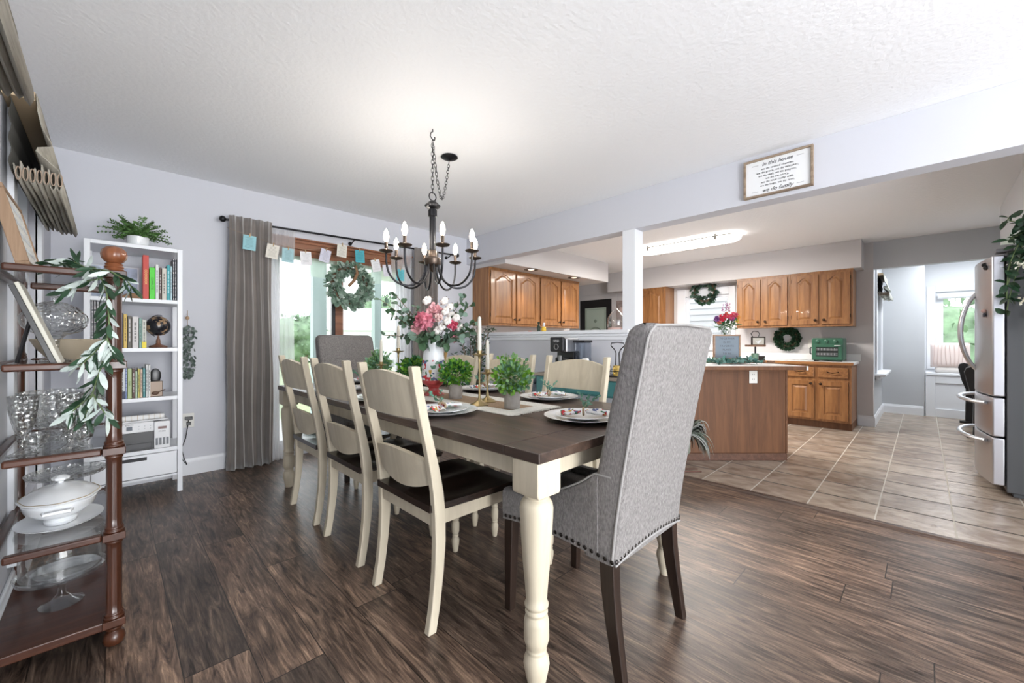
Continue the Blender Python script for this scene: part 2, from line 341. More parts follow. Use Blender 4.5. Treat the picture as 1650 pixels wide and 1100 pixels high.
def text(name, body, size, mat, parent, loc, rot, shear=0, align='CENTER', ext=.0006, space=1.0):
    cu = bpy.data.curves.new(name, 'FONT'); cu.body = body; cu.size = size; cu.align_x = align; cu.align_y = 'CENTER'; cu.shear = shear; cu.extrude = ext; cu.space_character = space
    t = bpy.data.objects.new(name + '_curve', cu); COL.objects.link(t)
    dg = bpy.context.evaluated_depsgraph_get(); me = bpy.data.meshes.new_from_object(t.evaluated_get(dg)); bpy.data.objects.remove(t)
    me.materials.clear(); me.materials.append(mat); o = bpy.data.objects.new(name, me); COL.objects.link(o)
    o.parent = parent; o.location = loc; o.rotation_euler = rot; return o
#==PART2==
# ================================================================== STRUCTURE
stru(M().box(-.42,-3,-.06,3.245,4.33,0).build('floor', FLOOR))
stru(M().box(3.29,-3,-.06,7.03,8,0).box(7.03,-3,-.06,9.3,.55,0).build('floor', TILE))
stru(M().prism([(3.235,0),(3.30,0),(3.298,.008),(3.285,.014),(3.25,.014),(3.237,.008)], 'y', -3, 4.2).build('trim_1', wood('threshold_wood', (.04,.025,.02), (.15,.10,.075), .4, 1, 9)))
stru(M().box(-.42,-3,2.44,3.40,4.33,2.52).build('ceiling', CEIL))
stru(M().box(3.40,-3,2.36,7.03,8,2.52).box(7.03,-3,2.36,9.3,.55,2.52).build('ceiling', CEIL))
def wall_holes(name, ax, p0, p1, a0, a1, z0, z1, holes, mat):
    m = M()
    def bx(a, b, c, d):
        if b - a < 1e-4 or d - c < 1e-4: return
        if ax == 'x': m.box(p0, a, c, p1, b, d)
        else: m.box(a, p0, c, b, p1, d)
    cur = a0
    for (h0, h1, hz0, hz1) in sorted(holes):
        bx(cur, h0, z0, z1); bx(h0, h1, z0, hz0); bx(h0, h1, hz1, z1); cur = h1
    bx(cur, a1, z0, z1)
    return stru(m.build(name, mat))
wall_holes('wall_left', 'x', -.42, -.30, -3, 4.33, 0, 2.44, [(.45,1.45,.3,2.04),(2.68,3.52,.3,2.04)], WALL)
wall_holes('wall_far', 'y', 4.23, 4.33, -.30, 3.43, 0, 2.44, [(1.0,2.45,0,2.0)], WALL)
wall_holes('wall_kitchen', 'y', 4.23, 4.33, 3.43, 5.45, 0, 2.36, [], WALLK)
stru(M().box(5.45,4.23,0,5.55,6.2,2.36).build('wall_hall', WALLK))
stru(M().box(5.55,6.1,0,6.93,6.2,2.36).build('wall_hall_end', WALLK))
stru(M().box(3.33,1.937,0,3.42,4.229,1.115).build('wall_half', WALL))
stru(M().box(3.33,1.812,0.001,3.478,1.936,2.099).build('wall_post', TRIM, bevel=.002))
stru(M().box(3.33,-3,2.10,3.478,4.229,2.439).build('wall_beam', WALL))
mm = M().box(3.295,1.86,1.165,3.45,4.228,1.20).box(3.31,1.87,1.14,3.435,4.228,1.165).box(3.318,1.88,1.105,3.33,4.228,1.14)
stru(mm.build('trim_2', TRIM, bevel=.005))
stru(M().box(3.43,3.595,2.05,5.738,4.228,2.358).build('trim_3', WALLK))
stru(M().box(6.60,.54,2.01,6.93,4.15,2.358).build('trim_4', WALLK))
stru(M().box(3.6,-1.2,2.0,5.98,-.51,2.358).build('trim_5', TRIM))
wall_holes('wall_back', 'x', 6.93, 7.03, .45, 8, 0, 2.36, [(2.15,2.83,1.0,1.84)], WALLK)
stru(M().box(6.93,-1.2,2.015,7.03,.45,2.36).build('wall_header', WALLG))
wall_holes('wall_nook_side', 'y', .45, .55, 7.031, 8.6, 0, 2.36, [(7.3,8.2,.66,1.95)], WALLG)
stru(M().box(8.5,-.011,0,8.6,.449,2.359).build('wall_nook_end', WALLG))
stru(M().box(8.601,-.01,0,9.199,.06,2.359).build('wall_alcove', TRIM))
wall_holes('wall_bay', 'x', 9.2, 9.3, -1.6, -.01, 0, 2.36, [(-1.5,-.13,.66,1.86)], TRIM)
stru(M().box(3.50,-1.3,0,9.3,-1.2,2.36).build('wall_fridge', WALLG))
stru(M().box(3.40,-3,0,3.50,-1.2,2.10).build('wall_right', WALL))
# baseboards
def bb(name, ax, p, a0, a1, sgn, h=.135):
    m = M(); t = .016 * sgn
    prof = [(p, 0), (p + t, 0), (p + t, h - .03), (p + t * .75, h - .022), (p + t * .6, h - .006), (p + t * .3, h), (p, h)]
    if ax == 'y': m.prism([(a, b) for a, b in prof], 'x', a0, a1)   # poly in (y,z)
    else: m.prism([(a, b) for a, b in prof], 'y', a0, a1)           # poly in (x,z)
    return stru(m.build(name, TRIM))
bb('baseboard_far', 'y', 4.228, -.29, .995, -1); bb('baseboard_far', 'y', 4.228, 2.46, 3.31, -1)
bb('baseboard_left', 'x', -.298, -2.9, 4.2, 1)
bb('baseboard_half', 'x', 3.328, 1.95, 4.2, -1)
bb('baseboard_back', 'x', 6.928, .44, .60, -1)
bb('baseboard_nook', 'y', .448, 6.915, 8.49, -1)
bb('baseboard_nook', 'x', 8.498, 0, .44, -1)
# left wall windows (two), with deep casing, sash, screen
def win_left(n, y0, y1):
    t = bpy.data.objects.new('window_%d' % n, None); COL.objects.link(t); stru(t); t.location = (-.30, 0, 0)
    c = M()
    for a, b in ((y0-.085, y0), (y1, y1+.085)): c.box(-.01, a, .22, .018, b, 2.13)
    c.box(-.01, y0, 2.045, .018, y1, 2.13); c.box(-.01, y0-.1, .18, .035, y1+.1, .215)
    c.build('casing', TRIM, t, bevel=.003)
    f = M()
    for a, b in ((y0, y0+.05), (y1-.05, y1)): f.box(-.10, a, .30, -.03, b, 2.04)
    f.box(-.10, y0+.05, .30, -.03, y1-.05, .36); f.box(-.10, y0+.05, 1.98, -.03, y1-.05, 2.04); f.box(-.09, y0+.05, 1.15, -.04, y1-.05, 1.20)
    f.build('sash', TRIM, t, bevel=.003)
    M().box(-.075, y0+.04, .34, -.07, y1-.04, 2.0).build('pane', GLASS, t)
    M().box(-.098, y0+.03, .32, -.095, y1-.03, 2.02).build('insect_screen', sheer('screen_mesh', (.06,.065,.07), .72), t)
win_left(1, .45, 1.45); win_left(2, 2.68, 3.52)
# patio door
D = bpy.data.objects.new('door_1', None); COL.objects.link(D); stru(D); D.location = (1.72, 4.23, 0)
f = M(); f.box(-.72,-.012,0,-.665,.09,2.0); f.box(.665,-.012,0,.72,.09,2.0); f.box(-.665,.0,1.955,.665,.09,2.0); f.box(-.665,0,0,.665,.09,.045)
f.build('door_frame', TRIM, D, bevel=.003)
f = M(); f.box(-.76,-.03,1.975,.76,.0,2.065); f.box(-.75,-.045,2.03,.75,-.03,2.05); f.box(-.78,-.05,2.062,.78,.0,2.078); f.box(-.665,-.012,1.9,.665,.02,1.975)
f.build('door_header', DOORW, D, bevel=.004)
M().box(-.09,-.004,.045,-.01,.045,1.9).build('meeting_stile', DOORW, D, bevel=.003)
f = M(); f.box(-.665,.005,.045,-.60,.045,1.955); f.box(.60,.005,.045,.665,.045,1.955); f.box(-.6,.005,.045,.6,.045,.16); f.box(-.6,.005,1.88,.6,.045,1.955)
f.build('door_sash', TRIM, D, bevel=.003)
M().box(-.6,.02,.16,-.09,.026,1.88).build('glass_panel', GLASS, D)
M().box(-.01,.02,.16,.6,.026,1.88).build('glass_panel', GLASS, D)
M().box(-.125,-.002,.2,-.092,.03,1.88).build('seal_strip', BLACK, D)
# kitchen window in back wall
K = bpy.data.objects.new('window_3', None); COL.objects.link(K); stru(K); K.location = (6.93, 2.49, 1.42)
c = M(); c.box(-.02,-.43,-.415,0,-.34,.55); c.box(-.02,.34,-.415,0,.48,.55); c.box(-.02,-.34,.42,0,.34,.55); c.box(-.05,-.43,-.46,0,.48,-.42)
c.build('casing', TRIM, K, bevel=.003)
c = M(); c.box(.02,-.34,-.42,.06,-.30,.42); c.box(.02,.30,-.42,.06,.34,.42); c.box(.02,-.3,.38,.06,.3,.42); c.box(.02,-.3,-.42,.06,.3,-.38)
c.build('sash', TRIM, K); M().box(.038,-.3,-.38,.042,.3,.38).build('pane', GLASS, K)
# nook side window
K = bpy.data.objects.new('window_4', None); COL.objects.link(K); stru(K); K.location = (7.75, .45, 1.3)
c = M(); c.box(-.55,-.018,-.65,-.45,0,.74); c.box(.45,-.018,-.65,.55,0,.74); c.box(-.45,-.018,.65,.45,0,.74); c.build('casing', TRIM, K, bevel=.003)
M().box(-.62,-.11,-.665,.62,.02,-.635).box(-.52,-.05,-.72,.52,0,-.665).build('window_sill', TRIM, K, bevel=.006)
c = M(); c.box(-.45,.03,-.64,-.40,.07,.65); c.box(.40,.03,-.64,.45,.07,.65); c.box(-.4,.03,-.02,.4,.07,.03); c.box(-.4,.03,.6,.4,.07,.65); c.build('sash', TRIM, K)
M().box(-.4,.048,-.62,.4,.052,.62).build('pane', GLASS, K)
# bay window and seat
K = bpy.data.objects.new('window_5', None); COL.objects.link(K); stru(K); K.location = (9.2, -.815, 1.26)
c = M(); c.box(-.02,.685,-.6,0,.78,.7); c.box(-.02,-.78,-.6,0,-.685,.7); c.box(-.02,-.685,.6,0,.685,.7); c.build('casing', TRIM, K, bevel=.003)
c = M()
for a, b in ((-.685,-.63),(.60,.685)): c.box(.02,a,-.6,.07,b,.6)
c.box(.02,-.63,-.6,.07,.6,-.55); c.box(.02,-.63,.55,.07,.6,.6); c.build('sash', TRIM, K)
M().box(.045,-.63,-.55,.05,.6,.55).build('pane', GLASS, K)
M().tube([(-.05,-.66,.53),(-.05,.66,.53)], .045, 16).build('roller_blind', TRIM, K)
# hall door, black frame with frosted glass
K = bpy.data.objects.new('door_2', None); COL.objects.link(K); stru(K); K.location = (6.93, 4.63, 0)
c = M(); c.box(-.02,-.47,0,0,-.375,2.02); c.box(-.02,.375,0,0,.47,2.02); c.box(-.02,-.375,1.925,0,.375,2.02); c.build('casing', WALLK, K, bevel=.003)
c = M(); c.box(-.012,-.375,0,-.001,-.25,1.925); c.box(-.012,.25,0,-.001,.375,1.925); c.box(-.012,-.25,1.765,-.001,.25,1.925); c.box(-.012,-.25,0,-.001,.25,.25); c.build('door_leaf', DBLACK, K)
M().box(-.008,-.25,.25,-.002,.25,1.765).build('frosted_pane', plain('frosted_glass', (.42,.50,.43), .25), K)
c = M(); c.tube([(-.011,.22,.3),(-.011,.22,1.735),(-.011,-.22,1.735),(-.011,-.22,.3)], .006, 6)
c.ball((-.011,0,1.5), .035, 10, sx=.2); c.tube([(-.011,.17*math.cos(a),1.2+.17*math.sin(a)) for a in [PI*i/12 for i in range(13)]], .012, 6)
c.build('etched_pattern', plain('etched_grey', (.22,.27,.22), .4), K)
# ------------------------------------------------------------------ outdoors
g = M().grid(lambda a, b: (-90 + 200 * a, 4.5 + 160 * b, -.35 + .5 * math.sin(a * 9) * b), 20, 16); stru(g.build('ground', GROUND))
stru(M().grid(lambda a, b: (9.5 + 90 * a, -60 + 64 * b, -.35), 8, 8).build('ground', GROUND))
stru(M().box(-.4,4.33,-.2,6,7.0,-.12).build('ground', plain('patio_concrete', (.45,.45,.43), .8)))
def barn():
    t = thing('white_barn', 'long white metal barn with low gabled roof standing in the field', 'building', (16.0, 31, -.3))
    m = M().box(-7, -3, 0, 7, 3, 2.3); m.prism([(-3,2.3),(3,2.3),(0,3.9)], 'x', -7, 7); m.build('wall', plain('white_metal_siding', (.75,.77,.78), .6), t)
    r = M(); r.prism([(-3.3,2.2),(0,3.95),(3.3,2.2),(3.3,2.32),(0,4.1),(-3.3,2.32)], 'x', -7.3, 7.3); r.build('roof', plain('pale_metal_roof', (.62,.65,.67), .5), t)
    M().box(-1.5,-3.05,0,1.5,-3,2.0).build('barn_door', plain('barn_door_grey', (.5,.52,.53), .6), t)
    t.rotation_euler = (0, 0, R(-35))
barn()
def tree(x, y, z, h, r, label, seed, mat=LEAFM, nm='leafy_tree'):
    q = random.Random(seed); t = thing(nm, label, 'tree', (x, y, z), group=None)
    M().tube([(0,0,0),(.05,0,h*.3),(0,.03,h*.6)], [r*.09, r*.07, r*.04], 8).build('trunk', STEM, t)
    m = M()
    for i in range(9):
        a = q.uniform(0, 6.28); rr = r * q.uniform(0, .62); zz = h * q.uniform(.4, .82)
        c = (rr*math.cos(a), rr*math.sin(a), zz); s = r * q.uniform(.35, .55)
        m.ball(c, s, 12, sz=.9, wav=lambda a, i: 1 + .12 * math.sin(5*a + i * 2))
        for k in range(110):
            d = Vector((q.gauss(0,1), q.gauss(0,1), q.gauss(0,1))).normalized(); p = Vector(c) + d * s * .95
            m.leaf(p, d + Vector((0,0,-.2)), r*.12, r*.07, droop=.2)
    m.build('crown', mat, t)
OUTL = plain('outdoor_leaf', (.15,.23,.14), .8, noise=.4, nscale=3)
tree(6.0, 19, -.35, 2.6, 1.35, 'rounded green tree seen through the left glass of the patio door', 1, OUTL)
tree(22, 34, -.35, 4.6, 2.4, 'tall green tree rising beside the barn, right half of the patio door', 2, OUTL)
tree(25.5, 50, -.35, 7.2, 4.2, 'broad green tree behind the roof of the white barn', 3, OUTL)
tree(17.5, -.5, -1.9, 4.3, 2.3, 'pale green bushy tree outside the bay window, left of the pair', 4, OUTL)
tree(18, -5.6, -1.9, 4.5, 2.4, 'pale green bushy tree outside the bay window, right of the pair', 5, OUTL)
# screened porch frame outside patio door
t = thing('porch_frame', 'grey-green porch frame standing outside the patio door', 'porch', (1.9, 5.2, -.12))
PG = plain('grey_green_frame', (.30,.38,.36), .6)
def pxx(u): return PY(u, 500, 5.2)[0] - 1.9
M().box(pxx(502),-.05,0,pxx(524),.05,2.4).build('post', PG, t, bevel=.004)
M().box(pxx(601),-.05,0,pxx(612),.05,2.4).build('post', PG, t, bevel=.004)
M().box(pxx(524),-.03,.86,pxx(601),.03,.94).box(pxx(612),-.03,.86,pxx(665),.03,.94).build('rail', PG, t)
M().box(pxx(430),-.04,2.28,pxx(700),.04,2.4).build('top_rail', PG, t)
# neighbouring white siding outside kitchen window
m = M()
for i in range(24): m.prism([(8.3-.02, -.3+i*.12), (8.3, -.3+i*.12+.12), (8.4, -.3+i*.12+.12), (8.4, -.3+i*.12)], 'y', 1.0, 6)
tag(m.build('siding_wall', plain('white_lap_siding', (.50,.51,.52), .7)), 'white lap siding of the house wing outside the kitchen window', 'building wall')
#==PART3==
# ================================================================== DINING TABLE
TX0, TX1, TY0, TY1, TZ = .89, 1.91, .79, 3.41, .76
T = thing('dining_table', 'long farmhouse dining table with dark plank top and cream turned legs', 'table', (1.4, 2.1, 0))
m = M(); bw = (TX1-TX0-.0)/5; hx = (TX1-TX0)/2; hy = (TY1-TY0)/2; e = .15
for i in range(5): m.box(-hx+i*bw+.0012, -hy+e+.0015, .728, -hx+(i+1)*bw-.0012, hy-e-.0015, TZ)
m.box(-hx, -hy, .728, hx, -hy+e-.001, TZ); m.box(-hx, hy-e+.001, .728, hx, hy, TZ)
m.box(-hx, -hy+e, .7275, hx, hy-e, .74)
m.build('tabletop', TABLETOP, T, bevel=.003)
m = M(); ix, iy = hx-.05, hy-.055
m.box(-ix,-iy,.655,-ix+.022,iy,.727).box(ix-.022,-iy,.655,ix,iy,.727).box(-ix+.022,-iy,.655,ix-.022,-iy+.022,.727).box(-ix+.022,iy-.022,.655,ix-.022,iy,.727)
m.build('apron', CREAM, T, bevel=.002)
legp = [(0,0),(.024,0),(.028,.02),(.034,.05),(.041,.085),(.038,.105),(.030,.122),(.033,.128),(.030,.134),(.036,.15),(.040,.165),(.0395,.215),(.036,.232),(.030,.238),(.036,.245),(.036,.252),(.030,.258),(.037,.265),(.038,.272),(.033,.282),(.034,.30),(.037,.34),(.041,.38),(.045,.43),(.049,.49),(.052,.545),(.053,.57),(.050,.588),(.042,.60),(.037,.606),(.043,.612),(.040,.618),(.0,.620)]
for sx in (-1, 1):
    for sy in (-1, 1):
        m = M().lathe(legp, (0,0,0), 32)
        m.prism([(-.054,.63),(-.048,.618),(.048,.618),(.054,.63),(.054,.7272),(-.054,.7272)], 'y', -.054, .054)
        m.build('leg', CREAM, T, loc=(sx*(hx-.058), sy*(hy-.062), 0), bevel=.003)
# ================================================================== LADDERBACK CHAIRS
def make_chair(label):
    t = thing('dining_chair', label, 'chair', (0,0,0), 0, 'cream ladderback dining chairs')
    prof = [(0,0),(.018,.1),(.032,.22),(.038,.33),(.036,.44),(.028,.52),(.014,.60),(-.008,.70),(-.032,.80),(-.055,.91),(-.07,1.0)]
    def px(z):
        for (x0,z0),(x1,z1) in zip(prof, prof[1:]):
            if z0 <= z <= z1: return x0 + (x1-x0)*(z-z0)/(z1-z0)
        return prof[-1][0]
    for s in (-1, 1):
        m = M().post([(x, s*.215, z, .036 + .012*math.exp(-((z-.42)/.2)**2), .030) for x, z in prof] )
        m.build('rear_leg', CREAM, t, bevel=.004)
    def slat(z0, z1, crest, dip, name):
        n = 14; th = .011; v = []; fs = []
        for i in range(n+1):
            a = i/n; y = -.2 + .4*a; q = 1-(2*a-1)**2; bow = -.022*q
            zt = z1 + crest*q; zb = z0 - dip*q
            for z in (zb, (zb+zt)/2, zt):
                x = px(z)+bow; v += [(x-th,y,z),(x+th,y,z)]
        for i in range(n):
            o = 6*i; p = o+6
            fs += [(o,p,p+2,o+2),(o+2,p+2,p+4,o+4),(o+1,o+3,p+3,p+1),(o+3,o+5,p+5,p+3),(o,o+1,p+1,p),(o+4,p+4,p+5,o+5)]
        fs += [(0,2,3,1),(2,4,5,3)]; o = 6*n; fs += [(o,o+1,o+3,o+2),(o+2,o+3,o+5,o+4)]
        M().add(v, fs, 0, True).build(name, CREAM, t)
    slat(.802, .948, .032, 0, 'top_slat'); slat(.548, .638, .022, .04, 'lower_slat')
    def seatfn(a, b):
        x = .0 + .475*a; w = .21 + .022*math.sin(a*PI/2); y = (2*b-1)*w
        u = 2*b-1
        d = .016*math.exp(-((a-.42)/.28)**2)*(math.exp(-((abs(u)-.48)/.33)**2)) - .004*math.exp(-(u/.15)**2)*a + .018*max(0,a-.85)**1*2
        return (x, y, .472 - d)
    m = M().grid(seatfn, 24, 24); n0 = len(m.v)
    m.grid(lambda a, b: (.0+.475*a - (.012 if a > .99 else 0), (2*b-1)*(.21+.022*math.sin(a*PI/2)) , .445), 24, 24, smooth=False)
    K = 25
    idx = [i for i in range(K)] + [K*j+K-1 for j in range(1,K)] + [K*(K-1)+i for i in range(K-2,-1,-1)] + [K*j for j in range(K-2,0,-1)]
    m.add([], [], 0)
    for q in range(len(idx)):
        a, b = idx[q], idx[(q+1)%len(idx)]; m.f.append([a, b, b+n0, a+n0]); m.mi.append(0); m.sm.append(False)
    m.build('seat', SEATW, t)
    m = M(); 
    m.box(.045,-.205,.385,.43,-.187,.444).box(.045,.187,.385,.43,.205,.444).box(.41,-.187,.385,.43,.187,.444).box(.02,-.19,.385,.04,.19,.444)
    m.build('seat_rail', CREAM, t, bevel=.002)
    lp = [(0,0),(.013,0),(.016,.02),(.020,.045),(.021,.06),(.015,.078),(.018,.084),(.015,.09),(.020,.105),(.021,.145),(.016,.16),(.019,.167),(.016,.174),(.018,.2),(.022,.27),(.024,.33),(.023,.355),(.018,.365),(.0,.366)]
    for s in (-1, 1):
        M().lathe(lp, (0,0,0), 16).box(-.022,-.022,.362,.022,.022,.444).build('front_leg', CREAM, t, loc=(.425, s*.2, 0), bevel=.002)
    return t
ch0 = make_chair('cream ladderback chair nearest the camera, on the left side of the table')
ch0.location = (.848, 1.51, 0)
dup(ch0, (.86, 2.14, 0), 0, 'cream ladderback chair in the middle of the row along the left side of the table')
dup(ch0, (.866, 2.755, 0), 0, 'cream ladderback chair beside the curtain end of the left side of the table')
dup(ch0, (1.955, 1.49, 0), PI, 'cream ladderback chair on the far side in front of the teal console')
dup(ch0, (1.955, 2.065, 0), PI, 'cream ladderback chair in the middle of the far side of the table')
dup(ch0, (1.955, 2.65, 0), PI, 'cream ladderback chair on the far side behind the flower pitcher')
# ================================================================== UPHOLSTERED HOST CHAIRS
def make_host():
    t = thing('host_chair', 'tall grey linen upholstered chair with nailheads at the near end of the table', 'chair', (1.38, .95, 0), 0, 'grey upholstered end chairs')
    hw = .245
    def rearY(z): # rear face y (local), z .37..1.14
        a = max(0,(z-.37)/.77); return -.262 - .135*a**1.25
    def thick(z): return .125 - .035*((z-.37)/.77)
    # backrest: rounded rectangular sections
    secs = [.372,.45,.55,.65,.75,.85,.95,1.03,1.09,1.12,1.14,1.148]
    m = M(); ring = []
    def sec(z, inset=0, top=0):
        y0 = rearY(min(z,1.14)) + inset; y1 = rearY(min(z,1.14)) + thick(min(z,1.14)) - inset; w = hw*(1+.03*(z-.37)) - inset; r = .022
        pts = []
        for cx, cy, a0 in ((w-r,y0+r,-90),(w-r,y1-r,0),(-w+r,y1-r,90),(-w+r,y0+r,180)):
            for k in range(5): a = R(a0+22.5*k); pts.append((cx+r*math.cos(a), cy+r*math.sin(a), z))
        return pts
    n = 20; vs = []; fs = []
    S = [(z, 0) for z in secs[:-3]] + [(1.122,.003),(1.138,.012),(1.147,.028)]
    for z, ins in S: vs += sec(z, ins)
    for i in range(len(S)-1):
        for k in range(n): fs.append((i*n+k, i*n+(k+1)%n, (i+1)*n+(k+1)%n, (i+1)*n+k))
    fs.append(tuple(range(n))[::-1]); fs.append(tuple((len(S)-1)*n+k for k in range(n)))
    b = m.add(vs, fs, 0, True).build('backrest', LINEN, t)
    # piping along the outline of the rear panel
    pth = [(-hw*(1+.03*(z-.37))+.002, rearY(z)+.012, z) for z in (.375,.5,.65,.8,.95,1.05,1.10)] + [(-hw+.004, rearY(1.12)+.01, 1.122),(-hw+.03, rearY(1.14)+.012, 1.140)]
    pth += [(0, rearY(1.14)+.008, 1.147)] + [(-x, y, z) for x, y, z in pth[::-1]]
    M().tube(pth, .0045, 8).build('piping', PIPE, b)
    # seat and arms
    def side(yf):  # arm top height as function of y
        if yf < -.18: return .655
        a = (yf+.18)/.30
        return .655 - .16*min(1,max(0,a))**.75 if a < 1 else .495
    def bot(yf): 
        a = (yf+.262)/.52; return .372 + .022*math.sin(PI*max(0,min(1,a)))
    N = 26
    for s in (-1, 1):
        mm = M(); vs = []; fs = []
        for i in range(N+1):
            y = -.20 + .45*i/N; zt = side(y); zb = bot(y); xo = s*(hw+.004); xi = s*(hw-.05); r = .012
            vs += [(xi,y,zb),(xo,y,zb),(xo,y,zt-r),(xo-s*r*.4,y,zt-r*.3),(xo-s*r,y,zt),(xi+s*r,y,zt),(xi,y,zt-r)]
        for i in range(N):
            for k in range(7): fs.append((7*i+k, 7*i+(k+1)%7, 7*i+7+(k+1)%7, 7*i+7+k))
        fs += [tuple(range(7))[::-1], tuple(7*N+k for k in range(7))]
        arm = mm.add(vs, fs, 0, True).build('arm', LINEN, t)
        M().tube([(s*(hw+.003), -.25+.02*i, (side(-.25+.02*i))) for i in range(16)], .0035, 6).build('piping', PIPE, arm)
    m = M(); m.box(-hw+.052,-.15,.39,hw-.052,.245,.47); m.build('seat', LINEN, t, bevel=.02, seg=4)
    m = M(); m.box(-hw-.002,.235,.392,hw+.002,.262,.485); m.build('seat_front', LINEN, t, bevel=.012, seg=3)
    for s in (-1, 1):
        nm = M()
        for i in range(20):
            y = -.255 + .5*i/19.5; nm.ball((s*(hw+.0045), y, bot(y)+.014), .0075, 8, sx=.5)
        nm.build('nailhead_row', NAIL, t)
    nb = M(); nf = M()
    for i in range(21):
        x = -hw+.012 + (2*hw-.024)*i/20; a = abs(2*i/20-1); nb.ball((x, rearY(.385)-.001, .386+.018*(1-a*a)), .0075, 8, sy=.5)
        nf.ball((x, .264, .404), .0075, 8, sy=.5)
    nb.build('nailhead_row', NAIL, t); nf.build('nailhead_row', NAIL, t)
    # lower skirt curve at back is cut by the welt
    M().tube([(-hw+.004+(2*hw-.008)*i/12, rearY(.372)-.001, .374+.018*(1-(2*i/12-1)**2)) for i in range(13)], .004, 6).build('welt', PIPE, t)
    for s in (-1, 1):
        M().post([(s*.225,-.275,0,.03,.034),(s*.224,-.262,.08,.033,.038),(s*.222,-.245,.18,.037,.044),(s*.219,-.232,.28,.041,.05),(s*.217,-.225,.40,.044,.054)]).build('rear_leg', DARKLEG, t, bevel=.003)
        M().post([(s*.222,.235,0,.032,.032),(s*.218,.228,.40,.046,.046)]).build('front_leg', DARKLEG, t, bevel=.003)
    return t
h0 = make_host()
dup(h0, (1.52, 3.37, 0), PI, 'grey linen upholstered chair at the far end of the table before the patio door')
#==PART4==
# ================================================================== KITCHEN CABINETS
def panel_door(w, h, arch, mat):
    """door in local x (0..w), z (0..h), front face toward -y"""
    m = M(); st = .058; t = .019
    m.box(0,-t,0,st,0,h).box(w-st,-t,0,w,0,h).box(st,-t,0,w-st,0,st)
    A = .055 if arch else 0
    def top(a, base):   # cathedral curve
        s = abs(2*a-1); return base + A * (0 if s > .85 else (.5*(1+math.cos(PI*s/.85)))**.62) - A*.35
    n = 16; base = h - st - (.012 if arch else 0)
    pts = [(st + (w-2*st)*i/n, top(i/n, base) if arch else h-st) for i in range(n+1)]
    m.prism(pts + [(w-st, h), (st, h)], 'y', -t, 0)
    m.box(st*.9, -.008, st*.9, w-st*.9, -.001, h-st*.6)
    i0 = st + .018; q = [(i0 + (w-2*i0)*i/n, (top(i/n, base) if arch else h-st) - .018) for i in range(n+1)]
    q2 = [(i0+.02 + (w-2*i0-.04)*i/n, (top(i/n, base) if arch else h-st) - .038) for i in range(n+1)]
    outer = [(i0, i0)] + [(w-i0, i0)] + q[::-1]; inner = [(i0+.02, i0+.02)] + [(w-i0-.02, i0+.02)] + q2[::-1]
    N = len(outer); vs = [(x, -.008, z) for x, z in outer] + [(x, -.017, z) for x, z in inner]
    m.add(vs, [(k, (k+1)%N, N+(k+1)%N, N+k) for k in range(N)] + [tuple(N+k for k in range(N))])
    return m
def knob(parent, x, z):
    M().lathe([(0,0),(.006,0),(.006,.012),(.015,.018),(.017,.025),(.011,.031),(0,.033)], (0,0,0), 14, mat=Matrix.Rotation(R(90),3,'X')).build('knob', KNOB, parent, loc=(x,-.0195,z))
def upper_cab(name, label, loc, rz, w, h, dep, ndoor, group):
    t = thing(name, label, 'cabinet', loc, rz, group)
    m = M(); m.box(0,0,0,w,dep,h).box(-.004,-.006,h-.02,w+.004,0,h); m.build('body', OAK, t, bevel=.002)
    g = .028; dw = (w - g*(ndoor+1)) / ndoor
    for i in range(ndoor):
        x = g + i*(dw+g) if ndoor == 1 else (g*.8 + i*(dw+g*1.2))
        d = panel_door(dw, h-.07, True, OAK).build('door', OAK, t, loc=(x, -.001, .03), bevel=.0015)
        knob(d, dw-.03 if i % 2 == 0 else .03, .055)
        hxx = -.004 if i % 2 == 0 else dw+.004
        for zz in (.08, h-.16): M().tube([(hxx,-.012,zz),(hxx,-.012,zz+.045)], .004, 6).build('hinge', KNOB, d)
    return t
UG = 'oak wall cabinets with arched doors'
upper_cab('wall_cabinet', 'oak two-door wall cabinet over the half wall, next to the dining room far wall', (3.428,3.90,1.30), 0, .965, .748, .325, 2, UG)
upper_cab('wall_cabinet', 'oak two-door wall cabinet over the half wall with its doors lit by the ceiling spot', (4.396,3.90,1.30), 0, .965, .748, .325, 2, UG)
upper_cab('wall_cabinet', 'oak two-door wall cabinet right of the kitchen window above the dark green wreath', (6.60,1.945,1.285), R(-90), .662, .724, .328, 2, UG)
upper_cab('wall_cabinet', 'oak two-door wall cabinet at the right end above the green toaster oven', (6.60,1.281,1.285), R(-90), .662, .724, .328, 2, UG)
upper_cab('wall_cabinet', 'single oak wall cabinet left of the kitchen window beside the white post', (6.60,3.56,1.285), R(-90), .53, .724, .328, 1, UG)
BG = 'oak base cabinets along the back wall'
def base_cab(label, y1, w):
    t = thing('base_cabinet', label, 'cabinet', (6.35, y1, 0), R(-90), BG)
    m = M(); m.box(0,0,.09,w,.575,.80); m.box(0,.05,0,w,.575,.09, m=1)
    m.build('body', [OAK, PEN], t, bevel=.002)
    n = 2; dw = (w-.10)/2
    for i in range(n):
        x = .03 + i*(dw+.04)
        d = panel_door(dw, .475, False, OAK).build('door', OAK, t, loc=(x,-.001,.12), bevel=.0015); knob(d, dw-.03 if i == 0 else .03, .44)
        dr = M().box(0,-.019,0,dw,0,.125).build('drawer', OAKX, t, loc=(x,-.001,.64), bevel=.006)
        M().tube([(dw*.5-.055,-.02,.075),(dw*.5-.05,-.038,.07),(dw*.5,-.042,.06),(dw*.5+.05,-.038,.07),(dw*.5+.055,-.02,.075)], .005, 8).build('pull', KNOB, dr)
base_cab('oak base cabinet at the right end of the back wall under the toaster oven', 1.30, .69)
base_cab('oak base cabinet in the middle of the back wall run behind the peninsula', 1.995, .69)
